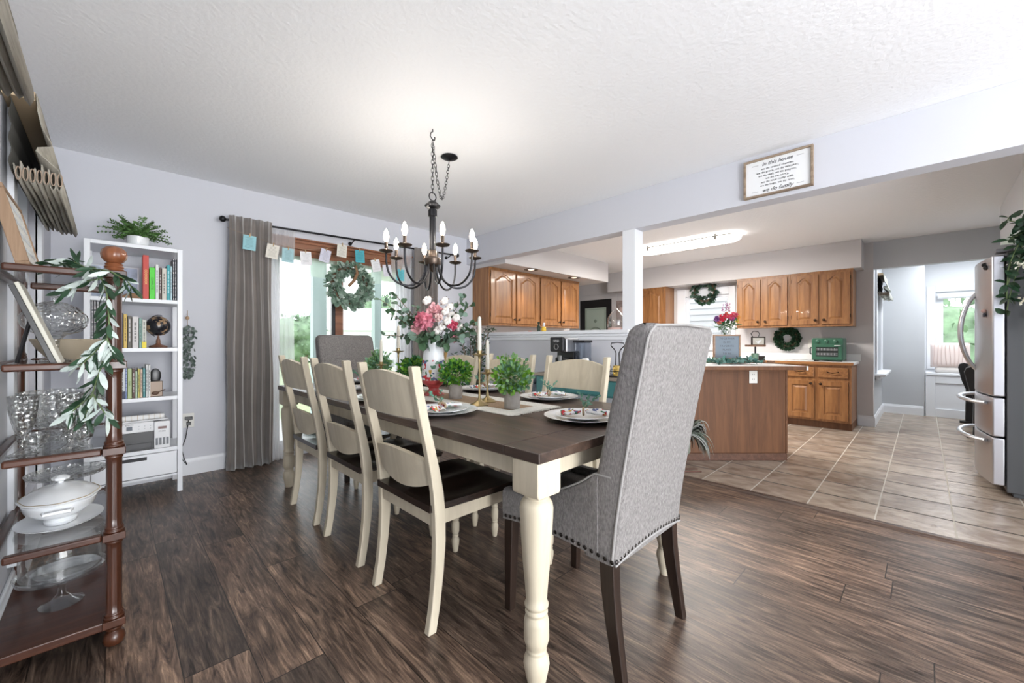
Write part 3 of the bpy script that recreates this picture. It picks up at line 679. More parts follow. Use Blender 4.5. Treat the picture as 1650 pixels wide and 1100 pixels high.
base_cab('oak base cabinet under the kitchen window behind the peninsula', 2.69, .69)
t = thing('countertop', 'white laminate countertop with oak front edge along the back wall', 'countertop', (6.32,.59,.80))
M().box(.02,0,.002,.608,2.12,.034).build('slab', COUNTER, t, bevel=.003)
M().box(0,0,0,.019,2.12,.035).build('oak_edge', OAKX, t, bevel=.003)
M().box(.588,-.02,.036,.608,2.12,.125).build('backsplash', COUNTER, t, bevel=.003)
# peninsula at 45 degrees
ux, uy = -math.sin(HEAD), math.cos(HEAD)   # along image plane, leftward
wx, wy = math.cos(HEAD), math.sin(HEAD)
t = thing('peninsula', 'angled kitchen peninsula with brown oak panel side and white laminate top', 'counter', (4.41,.89,0), math.atan2(uy, ux))
# local x: leftward along the face, local y: toward camera is +y ? compute: y axis = rot90(x)
L = 1.02
M().box(0,-.62,.065,L,0,.835).build('panel_body', PEN, t, bevel=.003)
M().box(-.008,-.62,0,L,.012,.065).build('base_trim', wood('worn_base', (.07,.03,.018), (.16,.075,.045), .6, 1, 9), t, bevel=.004)
M().box(-.014,-.03,.065,.0,.006,.835).build('corner_bead', PEN, t, bevel=.002)
M().box(-.10,-.72,.837,L+.05,.132,.871).build('worktop', COUNTER, t, bevel=.002)
M().box(-.085,.1325,.836,L+.05,.150,.8715).build('oak_edge', PEN, t, bevel=.003)
M().box(-.1,.1325,.836,-.086,.150,.8715).build('end_cap', COUNTER, t)
o = thing('power_outlet', 'white double outlet on the brown peninsula panel', 'outlet', (0,0,0)); o.location = Vector((4.41,.89,.765)) + Vector((ux,uy,0))*.30 + Vector((-wx,-wy,0))*.0012
o.rotation_euler = (0,0,HEAD-PI/2)
def outlet_parts(o, gang=1):
    M().box(-.037*gang,-.005,-.058,.037*gang,0,.058).build('face_plate', plain('outlet_white', (.75,.74,.70), .4), o, bevel=.002)
    m = M()
    for z in (-.022, .022):
        for g in ([0] if gang == 1 else [-.023,.023]):
            m.box(g-.009,-.0058,z-.005,g-.006,-.0048,z+.007).box(g+.006,-.0058,z-.005,g+.009,-.0048,z+.007)
    m.build('slots', INK, o)
outlet_parts(o)
# recessed lights
for p, l in (((3.983,3.674), 'left'), ((4.944,3.686), 'right')):
    t = thing('recessed_light', 'round recessed downlight in the soffit, %s one of the pair over the oak cabinets' % l, 'light', (p[0], p[1], 2.049), 0, 'recessed soffit lights')
    M().lathe([(.095,.001),(.095,-.006),(.075,-.006),(.07,.0)], (0,0,0), 24).build('trim_ring', plain('dark_can', (.08,.06,.05), .4), t)
    M().lathe([(0,-.002),(.042,-.002),(.042,-.0035),(0,-.006)], (.0,0,0), 20).build('lamp', plain('warm_lamp', (1,.8,.6), .3, emit=1.5), t)
    l_ = bpy.data.lights.new('spot', 'SPOT'); l_.energy = 9; l_.spot_size = R(95); l_.spot_blend = .6; l_.color = (1,.78,.52); l_.shadow_soft_size = .04
    lo = bpy.data.objects.new('spot', l_); COL.objects.link(lo); lo.parent = t; lo.location = (0,-.02,-.03)
# fluorescent ceiling fixture
t = thing('ceiling_fixture', 'long rounded white kitchen ceiling light with metal rails', 'light', (5.20, 2.13, 2.36))
prof = []
m = M()
def cap(hx, hy, r, z): 
    pts = []
    for cx, cy, a0 in ((hx-r,-hy+r,-90),(hx-r,hy-r,0),(-hx+r,hy-r,90),(-hx+r,-hy+r,180)):
        for k in range(7): a = R(a0+15*k); pts.append((cx+r*math.cos(a), cy+r*math.sin(a), z))
    return pts
rows = [cap(.16,.62,.13,-.012), cap(.175,.635,.14,-.03), cap(.17,.63,.14,-.055), cap(.14,.60,.12,-.075), cap(.09,.55,.08,-.085)]
vs = sum(rows, []); n = 28
m.add(vs, [(i*n+k, i*n+(k+1)%n, (i+1)*n+(k+1)%n, (i+1)*n+k) for i in range(4) for k in range(n)] + [tuple(range(n))[::-1], tuple(4*n+k for k in range(n))], 0, True)
m.build('diffuser', TUBE, t)
M().box(-.10,-.5,-.012,.10,.5,0).build('mounting_plate', TRIM, t)
m = M()
for s in (-1, 1):
    m.tube([(s*.15,-.60,-.035),(s*.195,-.52,-.04),(s*.195,.52,-.04),(s*.15,.60,-.035)], .007, 8)
    for y in (-.42, .42): m.box(s*.17-.012,y-.012,-.075,s*.17+.032,y+.012,-.01)
m.build('side_rails', plain('brushed_nickel', (.5,.49,.47), .3, 1), t)
area('kitchen_fixture_glow', (5.20,2.13,2.255), (0,0,0), .30, 1.1, 55, (1,.95,.89)).parent = None
# ================================================================== FRIDGE
t = thing('refrigerator', 'stainless french door refrigerator with curved handles and dark grey side', 'refrigerator', (4.47,-.41,0))
Wf = .91
m = M(); m.box(.0,-.72,.03,Wf,0,1.72).box(.02,-.70,0,Wf-.02,-.03,.03); m.build('body', STEELG, t, bevel=.004)
def bulge(a): return .065 + .055*math.sin(PI*a)
def fdoor(nm, x0, x1, z0, z1):
    n = 14; pts = [(x0 + (x1-x0)*i/n) for i in range(n+1)]
    poly = [(x, bulge(x/Wf)) for x in pts] + [(x1, .006), (x0, .006)]
    o = M().prism(poly, 'z', z0, z1).build(nm, STEEL, t, bevel=.008, seg=3)
    for p in o.data.polygons: p.use_smooth = True
    o.data.set_sharp_from_angle(angle=R(35)); return o
d1 = fdoor('door', .003, Wf/2-.003, .70, 1.70); d2 = fdoor('door', Wf/2+.003, Wf-.003, .70, 1.70)
r1 = fdoor('drawer', .003, Wf-.003, .415, .69); r2 = fdoor('drawer', .003, Wf-.003, .07, .405)
for d, s in ((d1, -1), (d2, 1)):
    pts = []
    for i in range(13):
        a = i/12; z = .87 + .60*a; q = math.sin(PI*a); pts.append((Wf/2 + s*(.03+.05*q*.6), .115 + .085*q**.7, z))
    M().tube(pts, .014, 10).build('handle', STEEL, d)
for d, z in ((r1, .645), (r2, .37)):
    pts = []
    for i in range(15):
        a = i/14; q = math.sin(PI*a); pts.append((.08+(Wf-.16)*a, .09 + .115*q**.55, z))
    M().tube(pts, .016, 10, flat=.8).build('handle', STEEL, d)
HG = plain('hinge_grey', (.2,.2,.21), .4, .5)
M().box(.0,-.03,1.7205,.10,.05,1.745).build('hinge_cover', HG, t, bevel=.004); M().box(Wf-.1,-.03,1.7205,Wf,.05,1.745).build('hinge_cover', HG, t, bevel=.004)
for (x, z, c, l) in ((.13,1.655,(.02,.02,.02),'small black round magnet, upper one on the refrigerator door'),(.10,1.63,(.02,.02,.02),'small black round magnet, lower one on the refrigerator door')):
    tag(M().lathe([(0,0),(.016,0),(.016,.01),(.01,.018),(0,.02)], (0,0,0), 12, mat=Matrix.Rotation(R(-90),3,'X')).build('magnet', plain('magnet_black', c, .3), None, loc=(4.47+x,-.41+bulge(x/Wf)+.0005,z)), l, 'magnet', 'fridge magnets')
t = thing('magnet_figure', 'small figure magnet in pink and dark blue on the refrigerator door edge', 'magnet', (4.59,-.41+bulge(.12/Wf)+.001,1.27))
M().box(-.015,0,0,.015,.015,.03).build('lower_body', plain('navy_figure', (.05,.05,.07), .5), t, bevel=.004); M().ball((0,.009,.045), .015, 10).build('head', plain('figure_skin', (.55,.36,.32), .6), t)
# plant trailing from the fridge
t = thing('hanging_foliage', 'dark green leafy arrangement with white blossoms trailing over the refrigerator side', 'plant', (4.56,-.60,1.7215))
q = random.Random(5)
M().lathe([(0,0),(.07,0),(.085,.08),(.09,.10),(.0,.10)], (.0,0,0), 18).build('pot', plain('pink_clay', (.45,.22,.18), .6), t)
lm = M(); fm = M(); sm = M()
stems = []
for i in range(36):
    a = q.uniform(1.9, 4.3); r1_ = q.uniform(.10,.19); drop = q.uniform(-.12,.66)
    p0 = Vector((0,0,.10)); p1 = Vector((r1_*math.cos(a)*.9, r1_*math.sin(a)*.7+.05, .16)); p2 = Vector((-.15 - q.uniform(0,.12), q.uniform(-.14,.26), .16-drop*.5)); p3 = Vector((-.15 - q.uniform(.0,.14), q.uniform(-.16,.22), .14-drop))
    pts = [(p0*(1-s)**3 + p1*3*s*(1-s)**2 + p2*3*s*s*(1-s) + p3*s**3) for s in [k/8 for k in range(9)]]
    sm.tube(pts, .003, 5)
    for k in range(2, 9):
        for z in range(2):
            d = Vector((q.uniform(-1,.3), q.uniform(-1,1), q.uniform(-.9,.5))); lm.leaf(pts[k], d, q.uniform(.05,.085), q.uniform(.03,.045))
for c in ((-.24,.06,.02),(-.26,.14,-.12),(-.22,-.04,-.30),(-.27,.12,-.36),(-.22,-.06,-.1)):
    for k in range(26):
        p = Vector(c)+Vector((q.gauss(0,.02),q.gauss(0,.02),q.gauss(0,.014))); fm.leaf(p, (q.uniform(-1,.2),q.uniform(-1,1),q.uniform(-1,1)), .022, .014)
sm.build('stems', STEMG, t); lm.build('leaves', LEAFD, t); fm.build('blossoms', plain('cream_blossom', (.75,.74,.62), .6), t)
# ================================================================== NOOK
t = thing('window_seat', 'white built-in window seat bench with recessed panel front', 'bench', (8.5,-.02,0))
M().box(0,-1.55,0,.69,0,.60).build('bench_body', TRIM, t)
m = M(); y0, y1 = -.02, -1.5
m.box(-.016,-1.5,0,0,-.1,.12).box(-.016,-1.5,.49,0,-.1,.60).box(-.016,-.1,0,0,0,.60).box(-.016,-1.5,.12,0,-1.42,.49).box(-.016,-.78,.12,0,-.70,.49); m.build('panel_front', TRIM, t, bevel=.003)
M().box(-.03,-1.55,.60,.69,0,.635).build('bench_top', TRIM, t, bevel=.006)
tag(M().box(8.56,-1.3,.636,9.1,-.12,.70).build('seat_cushion', plain('greige_cushion', (.55,.52,.50), .9), None, bevel=.025, seg=4), 'long flat greige cushion on the white window seat', 'cushion')
t = thing('throw_pillow', 'blush ribbed throw pillow leaning at the left of the window seat', 'pillow', (8.75,-.27,.71), 0)
def pil(a, b):
    y = (a-.5)*2; z = (b-.5)*2; ed = (1-y**4)**.5*(1-z**4)**.5 if abs(y) < 1 and abs(z) < 1 else 0
    return ed
m = M()
for s in (-1, 1): m.grid(lambda a, b: (s*(.075*pil(a,b)) + .06*(b-.5), (a-.5)*.40, b*.36), 22, 18)
m.build('pillow_body', plain('blush_knit', (.72,.62,.59), .9), t)
m = M()
for i in range(9):
    yy = -.165 + .041*i
    m.tube([(-.077*pil(yy/.40+.5, b) + .06*(b-.5) - .002, yy + .006*math.sin(i+b*4), b*.36) for b in [k/12 for k in range(1,12)]], .0045, 5)
m.build('ribs', plain('rose_ribs', (.62,.50,.47), .9), t)
t = thing('pew_bench', 'black wooden pew bench beyond the refrigerator', 'bench', (6.92,-.36,0))
PW = plain('pew_black', (.02,.019,.019), .35)
def pewend(x):
    pts = [(.0,0),(.0,.03),(-.03,.03),(-.035,.45),(.0,.56),(.02,.66),(.035,.745),(.02,.79),(-.02,.805),(-.07,.79),(-.085,.74),(-.09,.6),(-.12,.47),(-.45,.44),(-.46,.03),(-.48,.03),(-.48,0)]
    return M().prism(pts, 'x', x, x+.045)
pewend(0).build('end_panel', PW, t, bevel=.006); pewend(1.19).build('end_panel', PW, t, bevel=.006)
M().prism([(-.06,.42),(-.04,.76),(-.055,.78),(-.075,.76),(-.085,.42)], 'x', .046, 1.189).build('backrest', plain('pew_gloss', (.045,.043,.043), .2), t, bevel=.003)
M().box(.046,-.44,.40,1.189,-.087,.43).build('seat', PW, t, bevel=.005)
M().box(-.02,-.50,0,.065,.02,.028).box(1.17,-.50,0,1.255,.02,.028).build('foot_blocks', PW, t, bevel=.004)
# ================================================================== ROMAN SHADES
def roman(label, y0, y1, z_top=2.035, mat=SHADEF, wall=-.30, loc=None, rz=0, scale=1.0, seed=1):
    t = thing('roman_shade', label, 'window shade', (wall+.001, (y0+y1)/2, z_top) if loc is None else loc, rz, 'woven roman shades')
    hy = (y1-y0)/2; s = scale
    M().box(.0,-hy,0,.085*s,hy,.035*s).build('headrail', plain('pale_pine', (.55,.42,.27), .6), t, bevel=.002)
    pr_ = [(.086,.03),(.09,-.04),(.10,-.10),(.125,-.155),(.128,-.17),(.09,-.185),(.085,-.20),(.11,-.225),(.145,-.26),(.152,-.29)]
    x = .152; 
    for i in range(7):
        xb = .152 - .018*i
        pr_ += [(xb+.002,-.315-.008*(i%2)),(xb-.003,-.335+.004*i),(xb-.009,-.325+.004*i),(xb-.011,-.285),(xb-.0125,-.262+.006*(i%3)),(xb-.0165,-.262+.006*(i%3))]
    pr_ = [(a*s, b*s) for a, b in pr_]
    n = 2; vs = []; fs = []
    ys = [-hy+.004, -hy*.3, hy*.3, hy-.004]
    for i, (a, b) in enumerate(pr_):
        for j, yy in enumerate(ys): vs.append((a, yy, b + .006*math.sin(3*j+i*.3)))
    for i in range(len(pr_)-1):
        for j in range(3): fs.append((4*i+j, 4*i+j+1, 4*i+5+j, 4*i+4+j))
    fo = M().add(vs, fs, 0, True).build('fabric', mat, t, solid=.003)
    M().grid(lambda a, b: (.02*s+.004*math.sin(20*b), -hy+.01+2*(hy-.01)*a, -.29*s*b), 4, 16).build('lining', SHADEB, t, solid=.002)
    m = M()
    for i in range(7):
        xb = (.150-.018*i)*s; m.tube([(xb+.012*s*math.cos(q_)*.55, -hy+.001, (-.295+.026*math.sin(q_))*s) for q_ in [PI*k/5 for k in range(10)]], .0022, 5, closed=True)
    m.build('edge_loops', plain('twine_edge', (.33,.25,.19), .9), t)
    return t
roman('woven taupe roman shade folded up over the far left window beside the bookcase', 2.45, 3.48)
roman('woven taupe roman shade at the top left corner over the nearest window', .42, 1.62)
roman('small black and cream roman shade folded up in the nook beyond the kitchen', 0, .95, mat=plain('cream_black_fabric', (.40,.41,.38), .9, noise=.9, nscale=14), loc=(7.75,.449,1.97), rz=R(-90), scale=.85)
#==PART5==
# ================================================================== CHANDELIER
CX, CY = 1.453, 2.193
t = thing('chandelier', 'black eight-arm chandelier with lit candle bulbs on a swagged chain', 'chandelier', (CX, CY, 1.58))
M().lathe([(0,-.05),(.012,-.045),(.02,-.03),(.024,-.01),(.045,-.008),(.052,0),(.052,.035),(.045,.042),(.026,.045),(.026,.085),(.022,.09)], (0,0,0), 24).build('hub', BRONZE, t)
m = M(); m.lathe([(0,.085),(.0185,.088),(.0185,.30),(.026,.305),(.026,.345),(.016,.35),(0,.352)], (0,0,0), 20, wav=lambda a, i: 1+.06*math.cos(10*a)); m.lathe([(0,.352),(.012,.353),(.045,.362),(.05,.372),(.03,.392),(.014,.405),(0,.407)], (0,0,0), 24)
m.build('column', BLACKM, t)
M().tube([(.026*math.cos(a), 0, .430+.026*math.sin(a)) for a in [2*PI*k/20 for k in range(20)]], .0035, 8, closed=True).build('loop_ring', BLACKM, t)
for k in range(8):
    a = HEAD-PI/2 + R(22.5+45*k); c, s_ = math.cos(a), math.sin(a)
    P_ = lambda r, z: (r*c, r*s_, z)
    m = M(); pts = [P_(.042,.0),P_(.05,-.05),P_(.075,-.10),(P_(.12,-.135)),P_(.17,-.142),P_(.22,-.125),P_(.262,-.08),P_(.280,-.02),P_(.283,.045)]
    # smooth curve
    fine = []
    for i in range(len(pts)-1):
        p0 = Vector(pts[max(0,i-1)]); p1 = Vector(pts[i]); p2 = Vector(pts[i+1]); p3 = Vector(pts[min(len(pts)-1,i+2)])
        for q_ in range(4):
            u = q_/4; fine.append(.5*((2*p1)+(-p0+p2)*u+(2*p0-5*p1+4*p2-p3)*u*u+(-p0+3*p1-3*p2+p3)*u**3))
    fine.append(Vector(pts[-1])); m.tube(fine, .0065, 8)
    arm = m.build('arm', BLACKM, t)
    cx, cy = .283*c, .283*s_
    M().lathe([(0,.045),(.012,.05),(.036,.056),(.043,.064),(.041,.066),(.015,.062),(.010,.062),(.010,.115),(0,.116)], (cx,cy,0), 20).build('candle_cup', BRONZE, arm)
    M().lathe([(0,.115),(.008,.117),(.015,.135),(.0165,.15),(.013,.172),(.006,.19),(0,.197)], (cx,cy,0), 14).build('bulb', BULB, arm)
    l_ = bpy.data.lights.new('candle_glow', 'POINT'); l_.energy = 0.95; l_.color = (1,.92,.82); l_.shadow_soft_size = .012
    lo = bpy.data.objects.new('candle_glow', l_); COL.objects.link(lo); lo.parent = arm; lo.location = (.283*c, .283*s_, .215)
def chain(pts):
    m = M(); L = .026
    # resample
    P_ = [Vector(p) for p in pts]; segs = []; acc = 0
    for a, b in zip(P_, P_[1:]): segs.append((a, b, (b-a).length))
    tot = sum(x[2] for x in segs); n = int(tot/L)
    def at(d):
        for a, b, l in segs:
            if d <= l: return a + (b-a)*(d/max(l,1e-9)), (b-a).normalized()
            d -= l
        return P_[-1], (P_[-1]-P_[-2]).normalized()
    for i in range(n):
        c, d = at((i+.5)*L); x = d.orthogonal().normalized(); y = d.cross(x)
        w = x*math.cos(i*PI/2+.4) + y*math.sin(i*PI/2+.4)
        m.tube([c + d*(.0185*math.cos(q_)) + w*(.0085*math.sin(q_)) for q_ in [2*PI*k/10 for k in range(10)]], .0018, 5, closed=True)
    return m
hk = Vector((0, 0, .86-.075)); 
m = chain([(0,0,.455),(0.0,0,.62),(.0,0,.775)]); m.build('chain', BLACKM, t)
cv = Vector((1.755-CX, 2.431-CY, .86-.02))
pts = []
for i in range(15):
    u = i/14; p = hk*(1-u) + cv*u; p.z -= .33*(1-abs(2*u-1)**1.6) + .0; pts.append(p)
chain(pts).build('swag_chain', BLACKM, t)
M().tube([(0,0,.859),(0.002,0,.845),(-.014,0,.83),(-.016,0,.81),(0,0,.795),(.014,0,.792),(.018,0,.805),(.016,0,.815)], .0035, 8).build('ceiling_hook', BLACKM, t)
M().lathe([(.0,.8595),(.058,.8595),(.062,.852),(.045,.842),(.012,.832),(0,.83)], (cv.x,cv.y,0), 28).build('canopy', BLACKM, t)
# ================================================================== CURTAINS, ROD, SHEERS
def curtain(nm, label, x0, x1, z0, z1, y, folds, amp, mat, cat='curtain', taper=0, group=None, th=.004, seed=0):
    q = random.Random(seed); ph = [q.uniform(0,6.28) for _ in range(4)]
    def fn(a, b):
        z = z0 + (z1-z0)*b; w = 1 + taper*(1-b); c = (x0+x1)/2
        x = c + (x0 + (x1-x0)*a - c)*w
        am = amp*(.45 + .55*(1-b)**.5) 
        yy = y + am*math.sin(2*PI*folds*a + ph[0] + .5*math.sin(2*PI*a*1.7+ph[1]) + .25*b) + am*.35*math.sin(2*PI*folds*2.1*a+ph[2]+1.2*b)
        return (x + .006*math.sin(9*b+5*a), yy, z)
    o = M().grid(fn, int(folds*14), 26).build(nm, mat, None, solid=th); return tag(o, label, cat, group)
g_ = 'taupe velvet curtains'
curtain('velvet_curtain', 'taupe velvet curtain hanging at the left end of the black rod beside the bookcase', .70, 1.02, .004, 2.155, 4.095, 5, .03, VELVET, taper=.10, group=g_, seed=3)
curtain('velvet_curtain', 'taupe velvet curtain at the right end of the black rod behind the flowers', 2.47, 2.80, .004, 2.17, 4.095, 5, .03, VELVET, taper=.06, group=g_, seed=4)
curtain('sheer_curtain', 'white sheer curtain over the left edge of the patio door', .985, 1.22, .01, 2.115, 4.135, 5.5, .016, SHEER, group='sheer curtains', th=0, seed=5)
curtain('sheer_curtain', 'white sheer curtain over the right edge of the patio door', 2.19, 2.46, .01, 2.14, 4.135, 5.5, .016, SHEER, group='sheer curtains', th=0, seed=6)
curtain('sheer_valance', 'pale green translucent valance across the top of the patio door', 1.1, 2.4, 1.72, 1.90, 4.17, 7, .008, sheer('green_voile', (.55,.66,.58), .6), cat='valance', th=0, seed=7)
t = thing('curtain_rod', 'black metal curtain rod with ball ends above the patio door', 'curtain rod', (.68,4.125,2.118))
M().tube([(0,0,0),(2.40,0,.055)], .0095, 12).build('pole', BLACKM, t)
M().ball((-.018,0,0), .026, 14).build('finial', BLACKM, t); M().ball((2.42,0,.055), .026, 14).build('finial', BLACKM, t)
for x in (.08, 1.10, 2.32): M().tube([(x,.1,-.03+.023*x),(x,.05,-.03+.023*x),(x,.0,-.012+.023*x)], .006, 8).lathe([(0,0),(.02,0),(.02,.006),(0,.006)], (x,.1,-.03+.023*x), 12, mat=Matrix.Rotation(R(90),3,'X')).build('bracket', BLACKM, t)
# card banner
tw = [PY(u, v, 4.045) for u, v in ((365,366),(380,372),(402,379),(439,392),(465,398),(493,402),(525,400),(551,392),(580,401),(605,411),(624,417),(645,429),(668,431))]
tag(M().tube(tw, .0012, 5).build('banner_twine', TWINE), 'thin twine strung across the curtains holding the cards', 'string')
cards = [((402,391),(.30,.55,.60),3,'pale blue card with lines of writing clipped over the left velvet curtain'),((439,405),(.70,.67,.60),8,'cream card clipped where the velvet curtain meets the left sheer'),((464,411),(.36,.56,.60),2,'light blue card hanging in front of the left sheer'),
 ((493,416),(.78,.78,.80),-4,'white card clipped over the door header, next to the light blue one'),((524,412),(.62,.62,.72),12,'lavender card tilted in front of the brown door header'),((551,404),(.72,.70,.63),4,'ivory card clipped highest, just above the wreath'),((580,413),(.08,.40,.47),-3,'bright teal card clipped right above the wreath'),
 ((606,428),(.78,.78,.80),-13,'white card tilted over the right glass panel of the door'),((624,436),(.66,.65,.72),-8,'pale lilac card partly behind the chandelier bulbs'),((645,443),(.12,.46,.52),0,'teal card over the right sheer, last on the twine')]
for (u, v), c, rot, lab in cards:
    p = PY(u, v, 4.035); t = thing('greeting_card', lab, 'card', p, 0, 'cards clipped along the twine'); t.rotation_euler = (0, R(rot), 0)
    M().box(-.048,-.0008,-.062,.048,.0008,.062).build('card', plain('card_stock', c, .8), t)
    m = M(); q = random.Random(u)
    for i in range(9): 
        w = q.uniform(.018,.036); m.box(-w,-.0014,.042-.0105*i-.0012,w,-.0009,.042-.0105*i+.0012)
    m.build('writing', plain('card_ink', tuple(x*.55 for x in c), .8), t)
    M().box(-.004,-.006,.048,.004,.006,.078).build('clothespin', plain('clothespin_wood', (.5,.36,.2), .7), t, bevel=.001)
# ================================================================== WREATHS
def wreath(nm, label, loc, rz, Rr, thick, leafL, leafW, mats, n, seed, full=True, rope=True):
    q = random.Random(seed); t = thing(nm, label, 'wreath', loc, rz)
    M().tube([(Rr*math.cos(a), 0, Rr*math.sin(a)) for a in [2*PI*k/32 for k in range(32)]], thick*.22, 8, closed=True).build('wreath_ring', STEM, t)
    ms = [M() for _ in mats]
    for i in range(n):
        a = q.uniform(0, 2*PI); ph = q.uniform(-.9, PI+.9); cen = Vector((Rr*math.cos(a), 0, Rr*math.sin(a)))
        out = Vector((math.cos(a), 0, math.sin(a))); tan = Vector((-math.sin(a), 0, math.cos(a)))
        nrm = out*math.cos(ph)*1.0 + Vector((0,-1,0))*abs(math.sin(ph))
        p = cen + nrm*thick*.35*q.uniform(.4,1.2); d = nrm*.8 + tan*q.uniform(.2,1.1) + Vector((q.gauss(0,.25),-abs(q.gauss(0,.3)),q.gauss(0,.25)))
        m = ms[q.randrange(len(ms))]; m.leaf(p, d, leafL*q.uniform(.7,1.2), leafW*q.uniform(.8,1.2), rnd_round=not full)
    for m, mt in zip(ms, mats): m.build('leaves', mt, t)
    return t
t = wreath('door_wreath', 'sage green eucalyptus wreath hanging on the patio door', (1.72,4.10,1.655), 0, .168, .12, .066, .04, [LEAFW, plain('sage3', (.20,.31,.23), .6), plain('sage2', (.42,.52,.45), .6)], 620, 11)
M().tube([(.04,-.05,.20),(.05,-.07,.12),(.02,-.07,.05),(-.03,-.06,-.01)], .016, 8).build('vine_core', plain('grapevine', (.27,.15,.08), .8), t)
wreath('small_wreath', 'loose dark eucalyptus wreath hanging in front of the kitchen window', (6.86,2.50,1.90), R(-90), .155, .09, .065, .052, [LEAFD, plain('dark_euc', (.05,.10,.075), .6)], 170, 12, full=False)
wreath('boxwood_wreath', 'dense dark green boxwood wreath on the kitchen wall under the cabinets', (6.90,1.37,1.135), R(-90), .115, .10, .035, .022, [LEAFD, plain('box_dark', (.012,.05,.02), .6)], 900, 13)
# ================================================================== SIGN ON BEAM
t = thing('framed_sign', 'wood-framed white family sign with script lettering hung high on the beam', 'sign', (3.318, .72, 2.263), R(-90))
SW, SH_ = .415, .272
m = M(); fr = .014
DW = wood('driftwood_frame', (.16,.11,.075), (.42,.33,.24), .8, 0, 9)
m.box(-SW/2,-.018,-SH_/2,SW/2,.010,-SH_/2+fr).box(-SW/2,-.018,SH_/2-fr,SW/2,.010,SH_/2).box(-SW/2,-.018,-SH_/2+fr,-SW/2+fr,.010,SH_/2-fr).box(SW/2-fr,-.018,-SH_/2+fr,SW/2,.010,SH_/2-fr)
m.build('frame', DW, t, bevel=.002)
M().box(-SW/2+fr,-.004,-SH_/2+fr,SW/2-fr,.008,SH_/2-fr).build('board', plain('sign_white', (.80,.81,.82), .6), t)
rot = (PI/2, 0, 0)
text('lettering', 'in this house', .036, INK, t, (0,-.0052,.092), rot, .35)
text('lettering', 'we do family', .036, INK, t, (0,-.0052,-.096), rot, .35)
for i, l in enumerate(('we do second chances,','we do grace, we do mistakes,','we do real, we do prayers,','we do i\u2019m sorry,','we do loud really well,','we do hugs, we do love,')):
    text('lettering', l, .0185, INK, t, (0,-.0052,.058-.0235*i), rot, 0, space=1.12)
m = M()
for sx in (-1, 1):
    for z in (.092, -.096): m.box(sx*.115,-.0056,z-.0008,sx*.155,-.0048,z+.0008)
m.build('flourishes', INK, t)
#==PART6==
# ================================================================== TABLE SETTINGS
t = thing('table_runner', 'long burlap and white fringed runner down the centre of the dining table', 'table runner', (1.43, 2.1, TZ))
M().box(-.085,-.72,.0005,.085,.80,.003).build('burlap_center', plain('burlap', (.36,.25,.16), .95, noise=.25, nscale=160), t)
RW = plain('runner_white', (.72,.70,.64), .95, noise=.12, nscale=120)
m = M(); m.box(-.18,-.81,.0005,-.085,.89,.0036).box(.085,-.81,.0005,.18,.89,.0036).box(-.085,-.81,.0005,.085,-.72,.0036).box(-.085,.80,.0005,.085,.89,.0036)
m.build('white_border', RW, t)
m = M()
for x in range(-17, 18):
    for y, s_ in ((-.81,-1),(.89,1)):
        x0 = x*.0103 + rnd.uniform(-.002,.002); m.tube([(x0,y,.002),(x0+rnd.uniform(-.006,.006), y+s_*rnd.uniform(.015,.028), .002)], .0016, 4)
m.build('fringe', RW, t)
NAPW = plain('napkin_white', (.74,.74,.75), .9); NAPR = plain('napkin_floral', (.45,.06,.06), .9, noise=.9, nscale=45)
def fabric_floral(name):
    m, nt, b = newmat(name); tc = nt.nodes.new('ShaderNodeTexCoord'); v = nt.nodes.new('ShaderNodeTexVoronoi'); v.inputs['Scale'].default_value = 75
    nt.links.new(tc.outputs['Object'], v.inputs['Vector']); r = nt.nodes.new('ShaderNodeValToRGB'); r.color_ramp.interpolation = 'CONSTANT'; e = r.color_ramp.elements
    e[0].position = 0; e[0].color = (.74,.74,.75,1); e[1].position = .45; e[1].color = (.10,.12,.25,1)
    for p_, c in ((.55,(.50,.04,.05,1)),(.66,(.76,.75,.74,1)),(.76,(.55,.33,.08,1)),(.82,(.07,.20,.11,1)),(.9,(.74,.74,.75,1))): q_ = e.new(p_); q_.color = c
    sx = nt.nodes.new('ShaderNodeSeparateColor'); nt.links.new(v.outputs['Color'], sx.inputs[0]); nt.links.new(sx.outputs[0], r.inputs[0]); nt.links.new(r.outputs[0], b.inputs['Base Color']); b.inputs['Roughness'].default_value = .9
    return m
NAP = fabric_floral('floral_napkin_cloth')
CHR = [(0,.0),(.09,.0),(.105,.003),(.140,.014),(.163,.019),(.165,.0205),(.160,.0205),(.138,.0165),(.104,.0065),(.09,.004),(0,.004)]
charger0 = None
